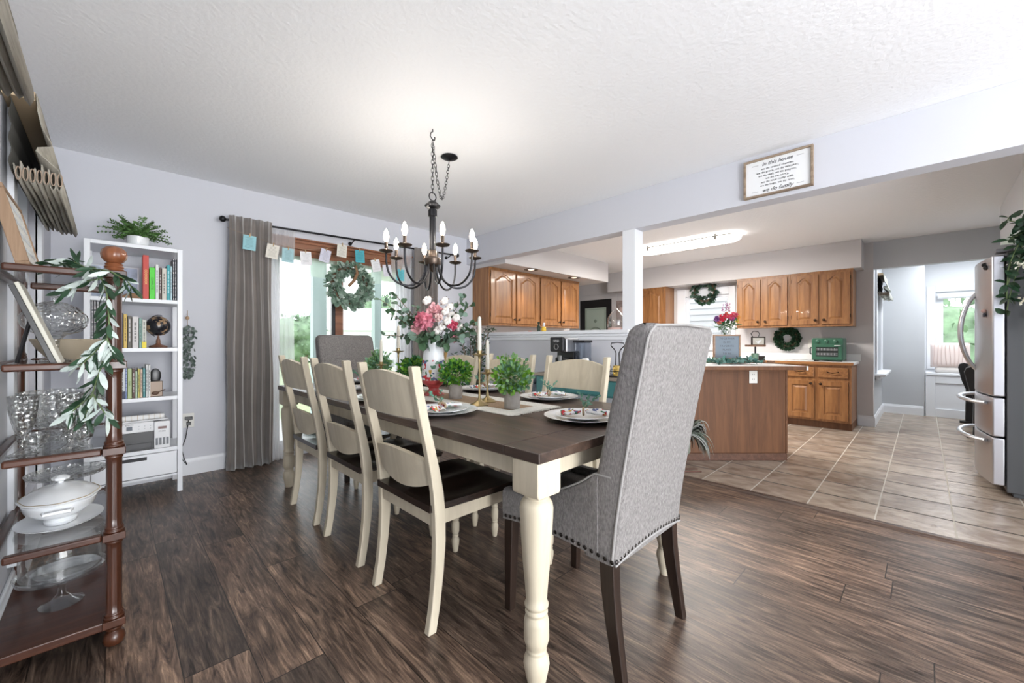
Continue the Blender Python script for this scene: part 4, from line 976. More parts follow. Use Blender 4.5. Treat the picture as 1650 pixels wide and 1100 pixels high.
def setting(x, y, a, where, first=False):
    global charger0, plate0, napkin0
    loc = (x, y, TZ+.0005)
    if charger0 is None:
        m = M().lathe(CHR, (0,0,0), 96, wav=lambda a_, i: 1+(.012*abs(math.sin(7*a_)) if 3 <= i <= 7 else 0)); charger0 = m.build('charger_plate', PORC, None, loc=loc)
        m = M().lathe([(0,0),(.06,0),(.065,.003),(.10,.012),(.118,.0165),(.116,.018),(.098,.0145),(.062,.005),(0,.005)], (0,0,0), 48); plate0 = m.build('dinner_plate', PORC, None, loc=(x,y,TZ+.0068))
        napkin0 = thing('napkin', '', 'napkin', (x,y,TZ+.0165))
        m = M()
        for s in (-1, 1):
            def fan(u, v, s=s):
                ang = (u-.5)*1.5; rr = .014 + .082*v; zz = .016 + (.010+.012*v)*math.sin(u*PI*5)*.6 + .008*v - .0
                return (s*rr*math.cos(ang), rr*math.sin(ang), max(.002, zz*(1-.45*v)))
            m.grid(fan, 30, 8)
        m.build('folded_cloth', NAP, napkin0, solid=.0022)
        M().tube([(0, .02*math.cos(q), .018+.014*math.sin(q)) for q in [2*PI*k/14 for k in range(14)]], .005, 6, closed=True).build('napkin_ring', plain('rope_ring', (.40,.30,.19), .9), napkin0)
        m = M(); q = random.Random(3)
        for sdir in ((.3,.8,.35),(.65,.5,.45),(-.1,.9,.6)):
            d = Vector(sdir).normalized(); m.tube([(0,0,.03), tuple(d*.09+Vector((0,0,.03)))], .0012, 4, m=1)
            for k in range(10):
                p = d*(.012+.009*k)+Vector((0,0,.03)); m.leaf(p, d+Vector((q.uniform(-1,1),q.uniform(-1,1),q.uniform(-.4,.8))), .02, .012)
        m.build('eucalyptus_sprig', [plain('sprig_green', (.10,.24,.17), .6), STEMG], napkin0)
        ob = (charger0, plate0, napkin0)
        napkin0.rotation_euler = (0,0,a)
    else:
        c = charger0.copy(); COL.objects.link(c); c.location = loc; p = plate0.copy(); COL.objects.link(p); p.location = (x,y,TZ+.0068)
        n = dup(napkin0, (x,y,TZ+.0165), a); ob = (c, p, n)
    tag(ob[0], 'white scalloped charger plate ' + where, 'plate', 'chargers around the table'); tag(ob[1], 'white dinner plate on the charger ' + where, 'plate', 'dinner plates on the chargers'); tag(ob[2], 'floral ringed napkin ' + where, 'napkin', 'napkins on the plates')
setting(1.085, 1.56, .4, 'in front of the nearest left chair')
setting(1.08, 2.15, .5, 'in front of the middle left chair')
setting(1.08, 2.75, .3, 'in front of the farthest left chair')
setting(1.785, 1.51, -.5, 'before the far-side chair by the teal console')
setting(1.79, 2.09, .2, 'before the middle far-side chair')
setting(1.79, 2.68, .6, 'before the far-side chair behind the pitcher')
setting(1.42, 1.01, -.9, 'at the near end of the table')
setting(1.45, 3.20, .9, 'at the curtain end of the table')
def foliage(m, c, r, n, L, Wd, q, sz=1.0, core=.3, up=.3, mi=(0,), zmin=None):
    for i in range(n):
        d = Vector((q.gauss(0,1), q.gauss(0,1), q.gauss(0,1))).normalized(); k = q.uniform(core, 1)
        p = Vector(c) + Vector((d.x*r, d.y*r, d.z*r*sz))*k
        if zmin is not None and p.z < zmin: p.z = zmin + q.uniform(0, .02)
        m.leaf(p, d + Vector((q.gauss(0,.4), q.gauss(0,.4), up+q.gauss(0,.3))), L*q.uniform(.7,1.2), Wd*q.uniform(.7,1.2), m=mi[q.randrange(len(mi))])
def potplant(label, loc, mats, seed, r=.095, L=.026, Wd=.018, n=650, spikes=True):
    q = random.Random(seed); t = thing('potted_plant', label, 'plant', loc, 0, 'small potted greens along the runner')
    M().lathe([(0,0),(.037,0),(.039,.003),(.0395,.080),(.036,.083),(.034,.080),(.034,.07),(0,.068)], (0,0,0), 28).build('pot', CONC, t)
    m = M(); foliage(m, (0,0,.145), r, n, L, Wd, q, .78, .35, .35, tuple(range(len(mats))), zmin=.072)
    if spikes:
        for i in range(16):
            a = q.uniform(0,6.28); b = q.uniform(0,.8); d = Vector((math.cos(a)*b, math.sin(a)*b, 1)).normalized()
            for k in range(9): m.leaf(Vector((0,0,.13))+d*(.05+.008*k)*1.1, d+Vector((q.gauss(0,.7),q.gauss(0,.7),.2)), L*.8, Wd*.7, m=q.randrange(len(mats)))
    m.build('foliage', mats, t)
LIME = plain('lime_leaf', (.16,.36,.03), .5); BOXG = plain('box_leaf', (.03,.15,.04), .5); PALEG = plain('pale_euc', (.22,.38,.16), .5); MINT = plain('mint_leaf', (.16,.33,.20), .5)
potplant('small plant with pale spiky green leaves in a concrete pot, nearest on the runner', (1.395,1.414,TZ+.004), [PALEG, MINT, LIME], 21)
potplant('small bushy lime and dark green plant in a concrete pot beside the red pitcher base', (1.409,1.891,TZ+.004), [LIME, BOXG, LEAFG], 22, L=.022, Wd=.018, spikes=False)
potplant('small bushy green plant in a concrete pot behind the pitcher', (1.41,2.36,TZ+.004), [LIME, BOXG], 23, spikes=False)
potplant('small spiky green plant in a concrete pot nearest the curtain end of the runner', (1.42,2.86,TZ+.004), [PALEG, MINT], 24)
def candlestick(label, x, y, h, ch, group):
    t = thing('candlestick', label, 'candlestick', (x,y,TZ+.004), 0, group)
    M().lathe([(0,0),(.046,0),(.048,.003),(.044,.006),(.030,.014),(.014,.022),(.008,.034),(.0055,.06),(.005,h-.05),(.007,h-.035),(.0055,h-.028),(.008,h-.014),(.012,h-.010),(.038,h-.004),(.040,h),(.012,h),(.013,h+.018),(.0115,h+.018),(.0115,h+.002),(0,h+.002)], (0,0,0), 28).build('holder', BRASS, t)
    c = tag(M().lathe([(0,0),(.0105,0),(.0095,ch*.8),(.0075,ch-.006),(.003,ch),(0,ch)], (0,0,0), 16).build('taper_candle', WAX, None, loc=(x,y,TZ+.0065+h)), 'ivory taper candle in the ' + label.replace('brass candlestick','candlestick'), 'candle', 'ivory taper candles')
    M().tube([(0,0,ch),(.001,0,ch+.012)], .001, 5).build('wick', INK, c)
cg = 'brass candlesticks on the runner'
candlestick('tall brass candlestick in the near pair', 1.345, 1.602, .262, .19, cg)
candlestick('short brass candlestick in the near pair', 1.452, 1.662, .158, .175, cg)
candlestick('tall brass candlestick in the far pair', 1.40, 2.53, .262, .17, cg)
candlestick('short brass candlestick in the far pair', 1.33, 2.64, .168, .17, cg)
# ---- pitcher with flowers
t = thing('pitcher', 'white floral pitcher on a red pedestal foot with a gilded branch handle', 'pitcher', (1.40,2.10,TZ+.004))
M().lathe([(0,0),(.062,0),(.064,.006),(.050,.016),(.032,.030),(.030,.042),(.040,.056),(.062,.068),(.070,.080),(.074,.094),(0,.094)], (0,0,0), 32).build('red_base', plain('red_glaze', (.42,.06,.06), .3, noise=.25, nscale=30), t)
def floral_glaze():
    m = fabric_floral('floral_glaze'); b = m.node_tree.nodes['Principled BSDF']; b.inputs['Roughness'].default_value = .15
    v = [n for n in m.node_tree.nodes if n.type == 'TEX_VORONOI'][0]; v.inputs['Scale'].default_value = 55
    return m
M().lathe([(.0745,.094),(.0755,.11),(.075,.14),(.072,.19),(.068,.215)], (0,0,0), 32).build('painted_body', floral_glaze(), t)
M().lathe([(.068,.215),(.063,.25),(.055,.29),(.050,.32),(.053,.338),(.050,.338),(.046,.32),(.05,.29)], (0,0,0), 32).build('white_neck', PORC, t)
hp = Vector((_r[0], _r[1], 0))
M().tube([tuple(hp*a + Vector((0,0,b))) for a, b in ((.046,.325),(.075,.345),(.085,.32),(.078,.28),(.068,.235),(.064,.205))], [.012,.013,.012,.010,.009,.007], 10).build('handle', plain('gilded_brown', (.30,.17,.05), .35, noise=.6, nscale=60), t)
t = thing('flower_bouquet', 'bouquet of pink peonies, cotton bolls and eucalyptus in the pitcher', 'flowers', (1.40,2.10,TZ+.31))
q = random.Random(77); up = Vector((0,0,1)); fw = Vector((_f[0],_f[1],0))
def CP(u, v, back=0):   # point on the bouquet's own plane facing the room
    kk = 1.40*_f[0]+2.10*_f[1]; base = Vector((1.40,2.10,TZ+.31)); return PK(u, v, kk+back) - base
def bloom(m, c, r, n, L, Wd):
    for i in range(n):
        d = Vector((q.gauss(0,1),q.gauss(0,1),q.gauss(0,1)+.2)).normalized(); d2 = d + Vector((q.gauss(0,.35),q.gauss(0,.35),q.gauss(0,.35)))
        m.leaf(Vector(c)+d*r*q.uniform(.25,.75), d2, L*q.uniform(.8,1.1), Wd, up=Vector((q.gauss(0,1),q.gauss(0,1),q.gauss(0,1))), droop=-.25, rnd_round=True)
PK1 = plain('peony_pink', (.72,.26,.33), .7); PK2 = plain('peony_light', (.80,.46,.48), .7); HOTP = plain('peony_hot', (.75,.13,.22), .7)
for (u, v, b, r, mt) in ((683,517,-.06,.052,PK1),(673,530,-.03,.035,PK2),(700,500,.0,.042,PK2),(730,523,-.05,.032,HOTP),(707,512,-.08,.024,plain('blush', (.80,.58,.55), .7)),(733,546,-.03,.020,PK1)):
    m = M(); c = CP(u, v, b); m.ball(c, r*.45, 10); bloom(m, c, r, 85, r*.62, r*.62); m.build('peony', mt, t)
COT = plain('cotton', (.80,.77,.73), .95); BOL = plain('boll_husk', (.13,.07,.05), .8)
for (u, v, b) in ((718,502,-.03),(712,526,-.08),(727,508,.0),(721,517,-.09),(735,512,-.04),(705,532,-.08),(688,484,.0),(725,495,.02),(716,485,.05),(740,527,.0)):
    m = M(); c = CP(u, v, b); r = .025 if v != 484 else .028
    for k in range(5): a = k*1.257; m.ball(c+Vector((math.cos(a)*r*.5, math.sin(a)*r*.4, math.sin(a+1)*r*.5)), r*.62, 8)
    for k in range(5):
        a = k*1.257+.6; d = Vector((math.cos(a), math.sin(a)*.6, math.sin(a+1.2))); m.leaf(c + d*r*.5, d, r*1.0, r*.45, m=1)
    m.build('cotton_boll', [COT, BOL], t)
lv = M(); st = M()
base = Vector((0,0,.015))
for (u, v, b, n, sz) in ((612,482,0,9,.034),(632,470,0,8,.03),(640,490,.03,9,.034),(622,503,-.03,8,.034),(648,520,0,9,.034),(618,540,-.03,10,.022),(760,490,.0,8,.036),(748,480,.04,8,.032),(765,520,-.02,8,.036),(750,500,-.04,8,.036),(662,540,-.07,9,.05),(680,552,-.09,8,.05),(740,545,-.07,9,.04),(757,535,-.02,8,.04),(700,540,-.1,9,.045),(670,495,.05,8,.03),(722,552,-.08,7,.045),(655,505,.0,10,.034)):
    e = CP(u, v, b); mid = (base+e)*.5+Vector((0,0,.02)); pts = [base*(1-s)**2+mid*2*s*(1-s)+e*s*s for s in [k/8 for k in range(9)]]
    st.tube(pts, .002, 5)
    for k in range(3, 9):
        for z in range(3 if v > 530 else 2):
            dd = (pts[k]-pts[k-1]).normalized()*.5+Vector((q.gauss(0,.8),q.gauss(0,.8),q.gauss(0,.8))); lv.leaf(pts[k], dd, sz*1.15*q.uniform(.8,1.2), sz*.85, m=q.randrange(3), rnd_round=(v<530))
lv.build('eucalyptus_leaves', [plain('euc_a', (.10,.17,.11), .6), plain('euc_b', (.17,.26,.20), .6), plain('euc_c', (.06,.13,.06), .6)], t); st.build('stems', STEM, t)
# ================================================================== CONSOLE, COFFEE MACHINE
t = thing('console_table', 'teal console table with drawer against the half wall behind the far chairs', 'console', (3.105,2.11,0))
M().box(-.19,-.50,.765,.19,.56,.79).build('tabletop', wood('grey_oak_top', (.16,.13,.10), (.34,.29,.24), .6, 1, 8), t, bevel=.003)
m = M(); m.box(-.17,-.47,.62,.17,.53,.7645).build('apron', TEAL, t, bevel=.003)
d = M().box(-.185,-.36,.635,-.1705,.16,.755).build('drawer', TEAL, t, bevel=.004)
M().tube([(-.186,-.17,.70),(-.205,-.165,.70),(-.21,-.10,.698),(-.205,-.035,.70),(-.186,-.03,.70)], .006, 8).build('pull', plain('nickel_pull', (.55,.53,.5), .3, 1), d)
for x in (-.145,.145):
    for y in (-.445,.505): M().box(x-.025,y-.025,0,x+.025,y+.025,.62).build('leg', TEAL, t, bevel=.003)
M().box(-.15,-.44,.18,.15,.50,.20).build('lower_shelf', TEAL, t)
t = thing('coffee_maker', 'black and silver coffee maker with clear water tank on the teal console', 'coffee maker', (3.08,2.40,.7905), R(0))
CS = plain('brushed_silver', (.45,.45,.46), .3, .9)
m = M().box(-.12,-.10,0,.12,.10,.025).box(.0,-.10,.025,.10,.10,.20); m.build('base', BLACK, t, bevel=.006)
M().box(-.10,-.095,.20,.10,.095,.33).build('head_body', CS, t, bevel=.012, seg=3)
hd = M().box(-.135,-.08,.205,-.1005,.08,.34).build('front_panel', BLACK, t, bevel=.012, seg=3)
M().tube([(-.1365,.024*math.cos(a)-.0,.25+.024*math.sin(a)) for a in [2*PI*k/20 for k in range(20)]], .0025, 6, closed=True).build('dial', CS, hd)
text('brand_lettering', 'NINJA', .026, plain('silver_ink', (.6,.6,.62), .4), hd, (-.1362,0,.305), (PI/2,0,-PI/2))
M().box(-.08,-.06,.026,-.02,.06,.15).build('carafe_bay', plain('dark_carafe', (.03,.03,.03), .1), t, bevel=.01)
M().box(-.105,-.03,.03,-.088,.0,.17).build('carafe_handle', CS, t, bevel=.004)
M().box(.0,-.225,.0,.11,-.115,.29).build('water_tank', thinglass('smoky_tank', (.62,.66,.72), .35), t, bevel=.01)
M().box(-.005,-.23,.29,.115,-.05,.312).build('tank_lid', BLACK, t, bevel=.004)
M().box(.0,-.225,-.0,.11,-.115,.012).build('tank_base', BLACK, t)
t = thing('wire_basket', 'low wire basket with a looped handle on the teal console', 'basket', (3.10,1.85,.7905))
m = M()
for z in (.006,.05): m.tube([(.12*math.cos(a), .17*math.sin(a), z) for a in [2*PI*k/28 for k in range(28)]], .003, 6, closed=True)
for k in range(14): a = 2*PI*k/14; m.tube([(.12*math.cos(a),.17*math.sin(a),.006),(.12*math.cos(a),.17*math.sin(a),.05)], .002, 5)
m.box(-.11,-.15,.0,.11,.15,.006); m.build('basket_frame', BLACKM, t)
M().tube([(0,.02,.05),(0,.015,.20),(0,.03,.23),(0,.065,.262),(0,.06,.285),(0,0,.292),(0,-.06,.285),(0,-.065,.262),(0,-.03,.23),(0,-.015,.20),(0,-.02,.05)], .0045, 6).build('loop_handle', BLACKM, t)
def mug(label, x, y, z, c, rz=0):
    t = thing('mug', label, 'mug', (x,y,z), rz, 'mugs in the wire basket')
    M().lathe([(0,0),(.034,0),(.038,.005),(.039,.085),(.036,.087),(.035,.01),(0,.008)], (0,0,0), 24).build('cup', c, t)
    M().tube([(.036,0,.07),(.058,0,.068),(.062,0,.045),(.056,0,.022),(.036,0,.02)], .005, 8).build('handle', c, t)
mug('white mug with dark print at the left of the wire basket', 3.06, 1.93, .7975, plain('printed_mug', (.6,.6,.6), .3, noise=.9, nscale=50), 2)
mug('yellow and brown mug in the middle of the wire basket', 3.07, 1.83, .7975, plain('yellow_mug', (.55,.38,.10), .4, noise=.6, nscale=40), 3)
mug('speckled brown mug at the right of the wire basket', 3.09, 1.735, .7975, plain('brown_mug', (.30,.22,.18), .4, noise=.5, nscale=40), 4)
tag(M().prism([(-.06,0),(.06,0),(.04,.15),(-.01,.155)], 'x', -.03, .0).build('paper_packet', PAPER, None, loc=(2.96,2.06,.7905), bevel=.004), 'white paper packet leaning between the coffee maker and the mugs', 'packet')
t = thing('slate_box', 'slate blue box with rounded top standing against the half wall left of the console', 'bin', (3.14,2.84,0))  # rounded slate-blue box form for an indistinct shape by the half wall
M().box(-.10,-.09,0,.10,.09,.66).build('box_body', plain('slate_blue', (.12,.15,.19), .45), t, bevel=.03, seg=4)
M().box(-.102,-.092,.661,.102,.092,.74).build('lid', plain('slate_top', (.11,.14,.18), .45), t, bevel=.035, seg=4)
o = thing('power_outlet', 'small grey outlet on the half wall above the slate box', 'outlet', (3.3285,2.62,.82), R(-90))
M().box(-.028,-.006,-.014,.028,0,.014).build('face_plate', plain('grey_outlet', (.25,.24,.23), .5), o, bevel=.002)
# tall shrub in the corner
t = thing('corner_shrub', 'dark green leafy shrub in a basket in the corner by the half wall', 'plant', (2.98,3.66,0))
M().lathe([(0,0),(.13,0),(.155,.05),(.165,.25),(.15,.30),(.135,.30),(.14,.27),(0,.26)], (0,0,0), 28).build('basket', plain('wicker', (.30,.20,.11), .9, noise=.4, nscale=60, stretch=(1,1,4)), t)
q = random.Random(31); m = M(); s_ = M()
for i in range(22):
    a = q.uniform(0,6.28); b = q.uniform(.05,.24); h = q.uniform(.75,1.42); s_.tube([(0,0,.26),(b*.4*math.cos(a),b*.4*math.sin(a),h*.6),(b*math.cos(a),b*math.sin(a),h)], .004, 5)
    for k in range(46):
        u = q.uniform(.35,1.02); p = Vector((b*math.cos(a)*u**1.4, b*math.sin(a)*u**1.4, h*u)); m.leaf(p, (q.gauss(0,1),q.gauss(0,1),q.gauss(.6,.6)), .06, .018, m=q.randrange(3))
m.build('leaves', [LEAFD, plain('shrub_grey', (.07,.12,.09), .6), LEAFD], t); s_.build('stems', STEM, t)
#==PART7==
# ================================================================== ETAGERE
EX0, EX1, EY0, EY1 = -.278, .006, 2.045, 2.69
t = thing('etagere', 'cherry wood display stand with fluted posts, mirror shelves and pumpkin-shaped finial', 'shelf', ((EX0+EX1)/2, (EY0+EY1)/2, 0))
hx, hy = (EX1-EX0)/2, (EY1-EY0)/2; SHZ = [.10,.407,.711,1.017,1.34]
for sx in (-1, 1):
    for sy in (-1, 1):
        m = M(); x, y = sx*hx, sy*hy
        m.lathe([(0,0),(.012,.001),(.026,.01),(.031,.028),(.027,.046),(.017,.056),(.024,.062),(.024,.070),(0,.0705)], (x,y,0), 24)
        zs = [.071] + SHZ
        for i in range(5):
            z0 = .10 if i == 0 else zs[i]+.002; z1 = zs[i+1]
            if i == 0: continue
            a, b = SHZ[i-1]+.002, SHZ[i]-.024
            m.lathe([(.028,a),(.029,a+.006),(.025,a+.010),(.027,a+.016),(.0215,a+.024),(.0205,a+.05),(.0205,b-.035),(.0215,b-.016),(.025,b-.010),(.0235,b-.006),(.027,b),], (x,y,0), 40, wav=lambda a_, k: 1+(.05*math.cos(10*a_) if 4 <= k <= 6 else 0))
        for i, z in enumerate(SHZ):
            w = .028 if sx < 0 else (.033 if i in (3,4) else .030); m.box(x-w,y-w,z-.024,x+w,y+w,z+.002)
        if sx < 0: m.v = [(x+(a-x)*.74, y+(b-y)*.74, c) for a, b, c in m.v]
        post = m.build('post', CHERRY, t, bevel=.002)
        if sx == 1:
            M().lathe([(.026,0),(.029,.005),(.024,.01),(.027,.015),(.022,.02),(.025,.026),(.018,.030),(.024,.034),(.032,.046),(.0345,.060),(.031,.075),(.020,.086),(.008,.089),(0,.089)], (x,y,1.342), 48, wav=lambda a_, k: 1+(.05*abs(math.cos(6*a_)) if k >= 7 else 0)).build('finial', FINIAL, post)
for i, z in enumerate(SHZ):
    m = M()
    if i == 0:
        m.box(-hx-.02,-hy-.02,z-.03,hx+.02,hy+.02,z)
        m.build('bottom_board', CHERRYH, t, bevel=.004); continue
    for sy in (-1, 1): m.box(-hx+.03, sy*hy-.016, z-.024, hx-.03, sy*hy+.016, z)
    for sx in (-1, 1): m.box(sx*hx-.014, -hy+.034, z-.022, sx*hx+.014, hy-.034, z-.001)
    m.build('rail_frame', CHERRYH, t, bevel=.006)
    M().box(-hx+.014,-hy+.016,z-.010,hx-.014,hy-.016,z-.004).build('glass_shelf', CLEARG, t)
def gl(nm, label, cat, prof, x, y, z, n=28, mt=CRYSTAL, sx=1, sy=1, rz=0, wav=None, group=None):
    o = M().lathe(prof, (0,0,0), n, 0, sx, sy, wav=wav).build(nm, mt, None, loc=(x,y,z-.0035), rot=(0,0,rz)); return tag(o, label, cat, group)
# bottom shelf: cake stand with dome
gl('cake_stand', 'clear ribbed glass pedestal cake stand on the bottom board', 'cake stand', [(.0,0),(.058,.0),(.060,.004),(.03,.018),(.012,.04),(.010,.07),(.018,.095),(.05,.108),(.118,.118),(.122,.132),(.119,.134),(.112,.123),(0,.116)], -.135, 2.29, .1045, 48, CLEARG, wav=lambda a, i: 1+.008*math.cos(12*a))
gl('cake_dome', 'clear glass dome sitting on the pedestal cake stand', 'dome', [(.106,0),(.108,.002),(.108,.09),(.098,.118),(.06,.135),(.012,.142),(.008,.150),(.016,.160),(.014,.170),(0,.174),(.0,.170)], -.135, 2.29, .232, 40, CLEARG)
gl('platter', 'white porcelain platter on the bottom board behind the cake stand', 'platter', [(0,0),(.05,0),(.055,.006),(.075,.03),(.10,.036),(.101,.039),(.07,.035),(.05,.009),(0,.008)], -.135, 2.54, .1045, 36, PORC, wav=lambda a, i: 1+.02*math.cos(8*a))
# 4th shelf: tureen on underplate, glass stand behind
gl('underplate', 'oval white porcelain plate with gold rim under the tureen', 'plate', [(0,0),(.08,0),(.085,.004),(.115,.018),(.116,.020),(.082,.008),(0,.006)], -.138, 2.30, .407, 48, PORC, 1, 1.25)
t = thing('tureen', 'oval white porcelain covered tureen with gold line and knob handle', 'tureen', (-.138, 2.30, .4115))
M().lathe([(0,0),(.045,0),(.048,.012),(.04,.02),(.07,.035),(.098,.06),(.105,.085),(.098,.094),(.0,.094)], (0,0,0), 48, 0, .95, 1.28).build('bowl', PORC, t)
ld = M().lathe([(.112,.095),(.114,.098),(.108,.102),(.085,.118),(.05,.134),(.02,.14),(.01,.144),(.0,.145)], (0,0,0), 48, 0, .95, 1.28, wav=lambda a, i: 1+(.02*math.cos(8*a) if i < 3 else 0)).build('lid', PORC, t)
M().lathe([(.006,.143),(.008,.150),(.020,.156),(.022,.164),(.012,.172),(0,.174)], (0,0,0), 20, wav=lambda a, i: 1+.12*math.cos(6*a)).build('knob', PORC, ld)
GOLD = plain('gold_line', (.45,.33,.15), .3, .9)
M().tube([(.108*math.cos(a)*.95*(1+.02*math.cos(8*a)), .108*1.28*math.sin(a)*(1+.02*math.cos(8*a)), .1025) for a in [2*PI*k/64 for k in range(64)]], .0012, 5, closed=True).build('gold_line', GOLD, t)
for s in (-1, 1):
    M().tube([(.035,s*.122,.07),(.03,s*.150,.072),(.0,s*.156,.075),(-.03,s*.150,.072),(-.035,s*.122,.07)], .006, 8).build('side_handle', PORC, t)
gl('glass_platter_stand', 'patterned glass cake plate on a low stem behind the tureen', 'cake stand', [(0,0),(.05,0),(.02,.02),(.012,.06),(.02,.10),(.06,.115),(.115,.125),(.122,.14),(.118,.142),(.11,.13),(0,.12)], -.135, 2.55, .407, 48)
# 3rd shelf: punch bowl, cups, goblets
gl('punch_bowl', 'large cut-crystal punch bowl with beaded rim on the middle shelf', 'bowl', [(0,0),(.06,0),(.05,.02),(.055,.03),(.085,.06),(.108,.11),(.117,.165),(.121,.185),(.118,.187),(.112,.165),(.10,.11),(.07,.055),(0,.04)], -.137, 2.41, .711, 56, wav=lambda a, i: 1+(.02*math.cos(20*a) if i >= 6 else .006*math.cos(24*a)))
for k, (x, y, w) in enumerate(((-.20,2.235,'by the wall side of the punch bowl'),(-.085,2.235,'between the punch bowl and the corner post'),(-.13,2.595,'behind the punch bowl'))):
    t = thing('punch_cup', 'small cut-crystal punch cup ' + w, 'cup', (x,y,.7075), k, 'crystal punch cups')
    M().lathe([(0,0),(.022,0),(.02,.006),(.034,.02),(.04,.05),(.038,.052),(.03,.02),(0,.01)], (0,0,0), 20, wav=lambda a, i: 1+.02*math.cos(10*a)).build('cup_bowl', CRYSTAL, t)
    M().tube([(.036,0,.042),(.052,0,.04),(.054,0,.022),(.034,0,.016)], .003, 6).build('handle', CRYSTAL, t)
gob = [(0,0),(.036,0),(.037,.004),(.02,.012),(.008,.026),(.007,.06),(.012,.07),(.020,.085),(.031,.14),(.036,.20),(.034,.20),(.029,.14),(.017,.088),(0,.08)]
gl('crystal_goblet', 'cut-crystal footed glass at the left front of the middle shelf', 'glass', gob, -.212, 2.125, .711, 20, group='crystal goblets on the middle shelf', wav=lambda a, i: 1+.04*math.cos(8*a))
gl('crystal_goblet', 'cut-crystal footed glass nearest the corner post on the middle shelf', 'glass', gob, -.105, 2.118, .711, 20, group='crystal goblets on the middle shelf', wav=lambda a, i: 1+.04*math.cos(8*a))
# 2nd shelf
gl('covered_compote', 'cut-crystal covered compote with domed lid on a stem foot', 'compote', [(0,0),(.045,0),(.046,.004),(.02,.014),(.012,.03),(.014,.08),(.03,.10),(.07,.115),(.088,.14),(.092,.165),(.088,.18),(.06,.215),(.03,.23),(.008,.236),(.006,.245),(.012,.255),(0,.262)], -.16, 2.40, 1.017, 40, wav=lambda a, i: 1+(.02*math.cos(18*a) if i > 6 else 0))
gl('wooden_bowl', 'wide cream stoneware bowl on the second shelf behind the crystal', 'bowl', [(0,0),(.05,0),(.055,.006),(.085,.045),(.105,.085),(.102,.087),(.08,.046),(0,.012)], -.137, 2.56, 1.017, 36, plain('cream_stoneware', (.50,.42,.31), .5))
bpy.data.objects[[o.name for o in bpy.data.objects if o.name.startswith('wooden_bowl')][0]].name = 'stoneware_bowl'
t = thing('photo_frame', 'black-backed easel photo frame seen from the side on the second shelf', 'photo frame', (-.128, 2.16, 1.0145))
lean = Matrix.Rotation(R(-19.5), 4, 'Y')
M().box(-.018,-.09,.0,-.004,.03,.28, mat=lean).build('backing', DBLACK, t, bevel=.001)
M().box(-.0035,-.095,.0,.008,.035,.285, mat=lean).build('front_frame', plain('champagne_frame', (.55,.53,.45), .4), t, bevel=.002)
M().tube([(-.066,-.03,.165),(-.098,-.03,.004)], .006, 6).build('easel_leg', DBLACK, t)
# top shelf sign leaning on the wall
t = thing('leaning_sign', 'white script sign with brown box frame leaning on the wall above the display stand', 'sign', (-.205, 2.30, 1.3425))
lean = Matrix.Rotation(R(-13), 4, 'Y')
m = M(); Wd, Hd = .20, .27
m.box(-.02,-Wd,0,.012,Wd,.016, mat=lean).box(-.02,-Wd,Hd-.016,.012,Wd,Hd, mat=lean).box(-.02,-Wd,.016,.012,-Wd+.016,Hd-.016, mat=lean).box(-.02,Wd-.016,.016,.012,Wd,Hd-.016, mat=lean)
m.build('frame', wood('tan_frame', (.20,.12,.07), (.36,.24,.15), .7, 2, 9), t, bevel=.002)
M().box(-.002,-Wd+.016,.016,.008,Wd-.016,Hd-.016, mat=lean).build('sign_board', plain('sign_cream', (.72,.71,.67), .7), t)
m = M(); q = random.Random(4)
for j in range(4):
    z = .215 - .05*j
    for k in range(9):
        y = -.14 + .03*k + q.uniform(-.005,.005); m.tube([tuple(lean @ Vector((.0085, y+.008*math.sin(w), z+.010*math.cos(w*1.3)))) for w in [k2*.7 for k2 in range(9)]], .0006, 4)
m.build('script_strokes', plain('grey_script', (.42,.43,.44), .8), t)
# olive garland
t = thing('olive_garland', 'long olive leaf garland draped over the corner of the display stand', 'garland', (-.05, 2.0, 1.35))
q = random.Random(9); B = Vector((-.05,2.0,1.35)); lv = M(); st = M()
def EP(u, v, k=1.345): return PK(u, v, k) - B
paths = [([(68,424,1.52),(100,426,1.46),(140,432,1.42),(160,440,1.395),(172,470,1.36),(176,515,1.35),(172,560,1.345),(160,600,1.345),(147,640,1.345),(136,680,1.345)], 46),
         ([(150,432,1.40),(180,438,1.37),(205,452,1.37),(214,466,1.38)], 12), ([(140,432,1.41),(120,422,1.43),(95,420,1.45)], 16), ([(165,448,1.37),(130,455,1.37),(105,470,1.37)], 8), ([(172,545,1.34),(150,570,1.34),(128,590,1.34)], 12), ([(172,545,1.33),(185,575,1.33)], 6), ([(150,635,1.34),(165,660,1.34),(175,672,1.34)], 6), ([(150,635,1.345),(125,655,1.345),(112,668,1.345)], 8)]
for pts, n in paths:
    P_ = [EP(*p) for p in pts]; st.tube(P_, .0022, 6)
    n = int(n*1.75)
    for i in range(n):
        s = (i+.5)/n*(len(P_)-1); a = int(s); p = P_[a].lerp(P_[min(a+1,len(P_)-1)], s-a); d = (P_[min(a+1,len(P_)-1)]-P_[a]).normalized()
        side = hp*(1 if i % 2 else -1); dd = d*q.uniform(.5,1.1) + side*q.uniform(.35,1.0) + Vector((-_f[0]*.25*q.random(), -_f[1]*.25*q.random(), q.uniform(-.35,.1)))
        lv.leaf(p, dd, q.uniform(.045,.072), q.uniform(.013,.018), m=(0 if q.random() < (.78 if pts[0][1] < 445 else .36) else 1), droop=.1)
lv.build('leaves', [LEAFD, LEAFS], t); st.build('stem', STEMG, t)
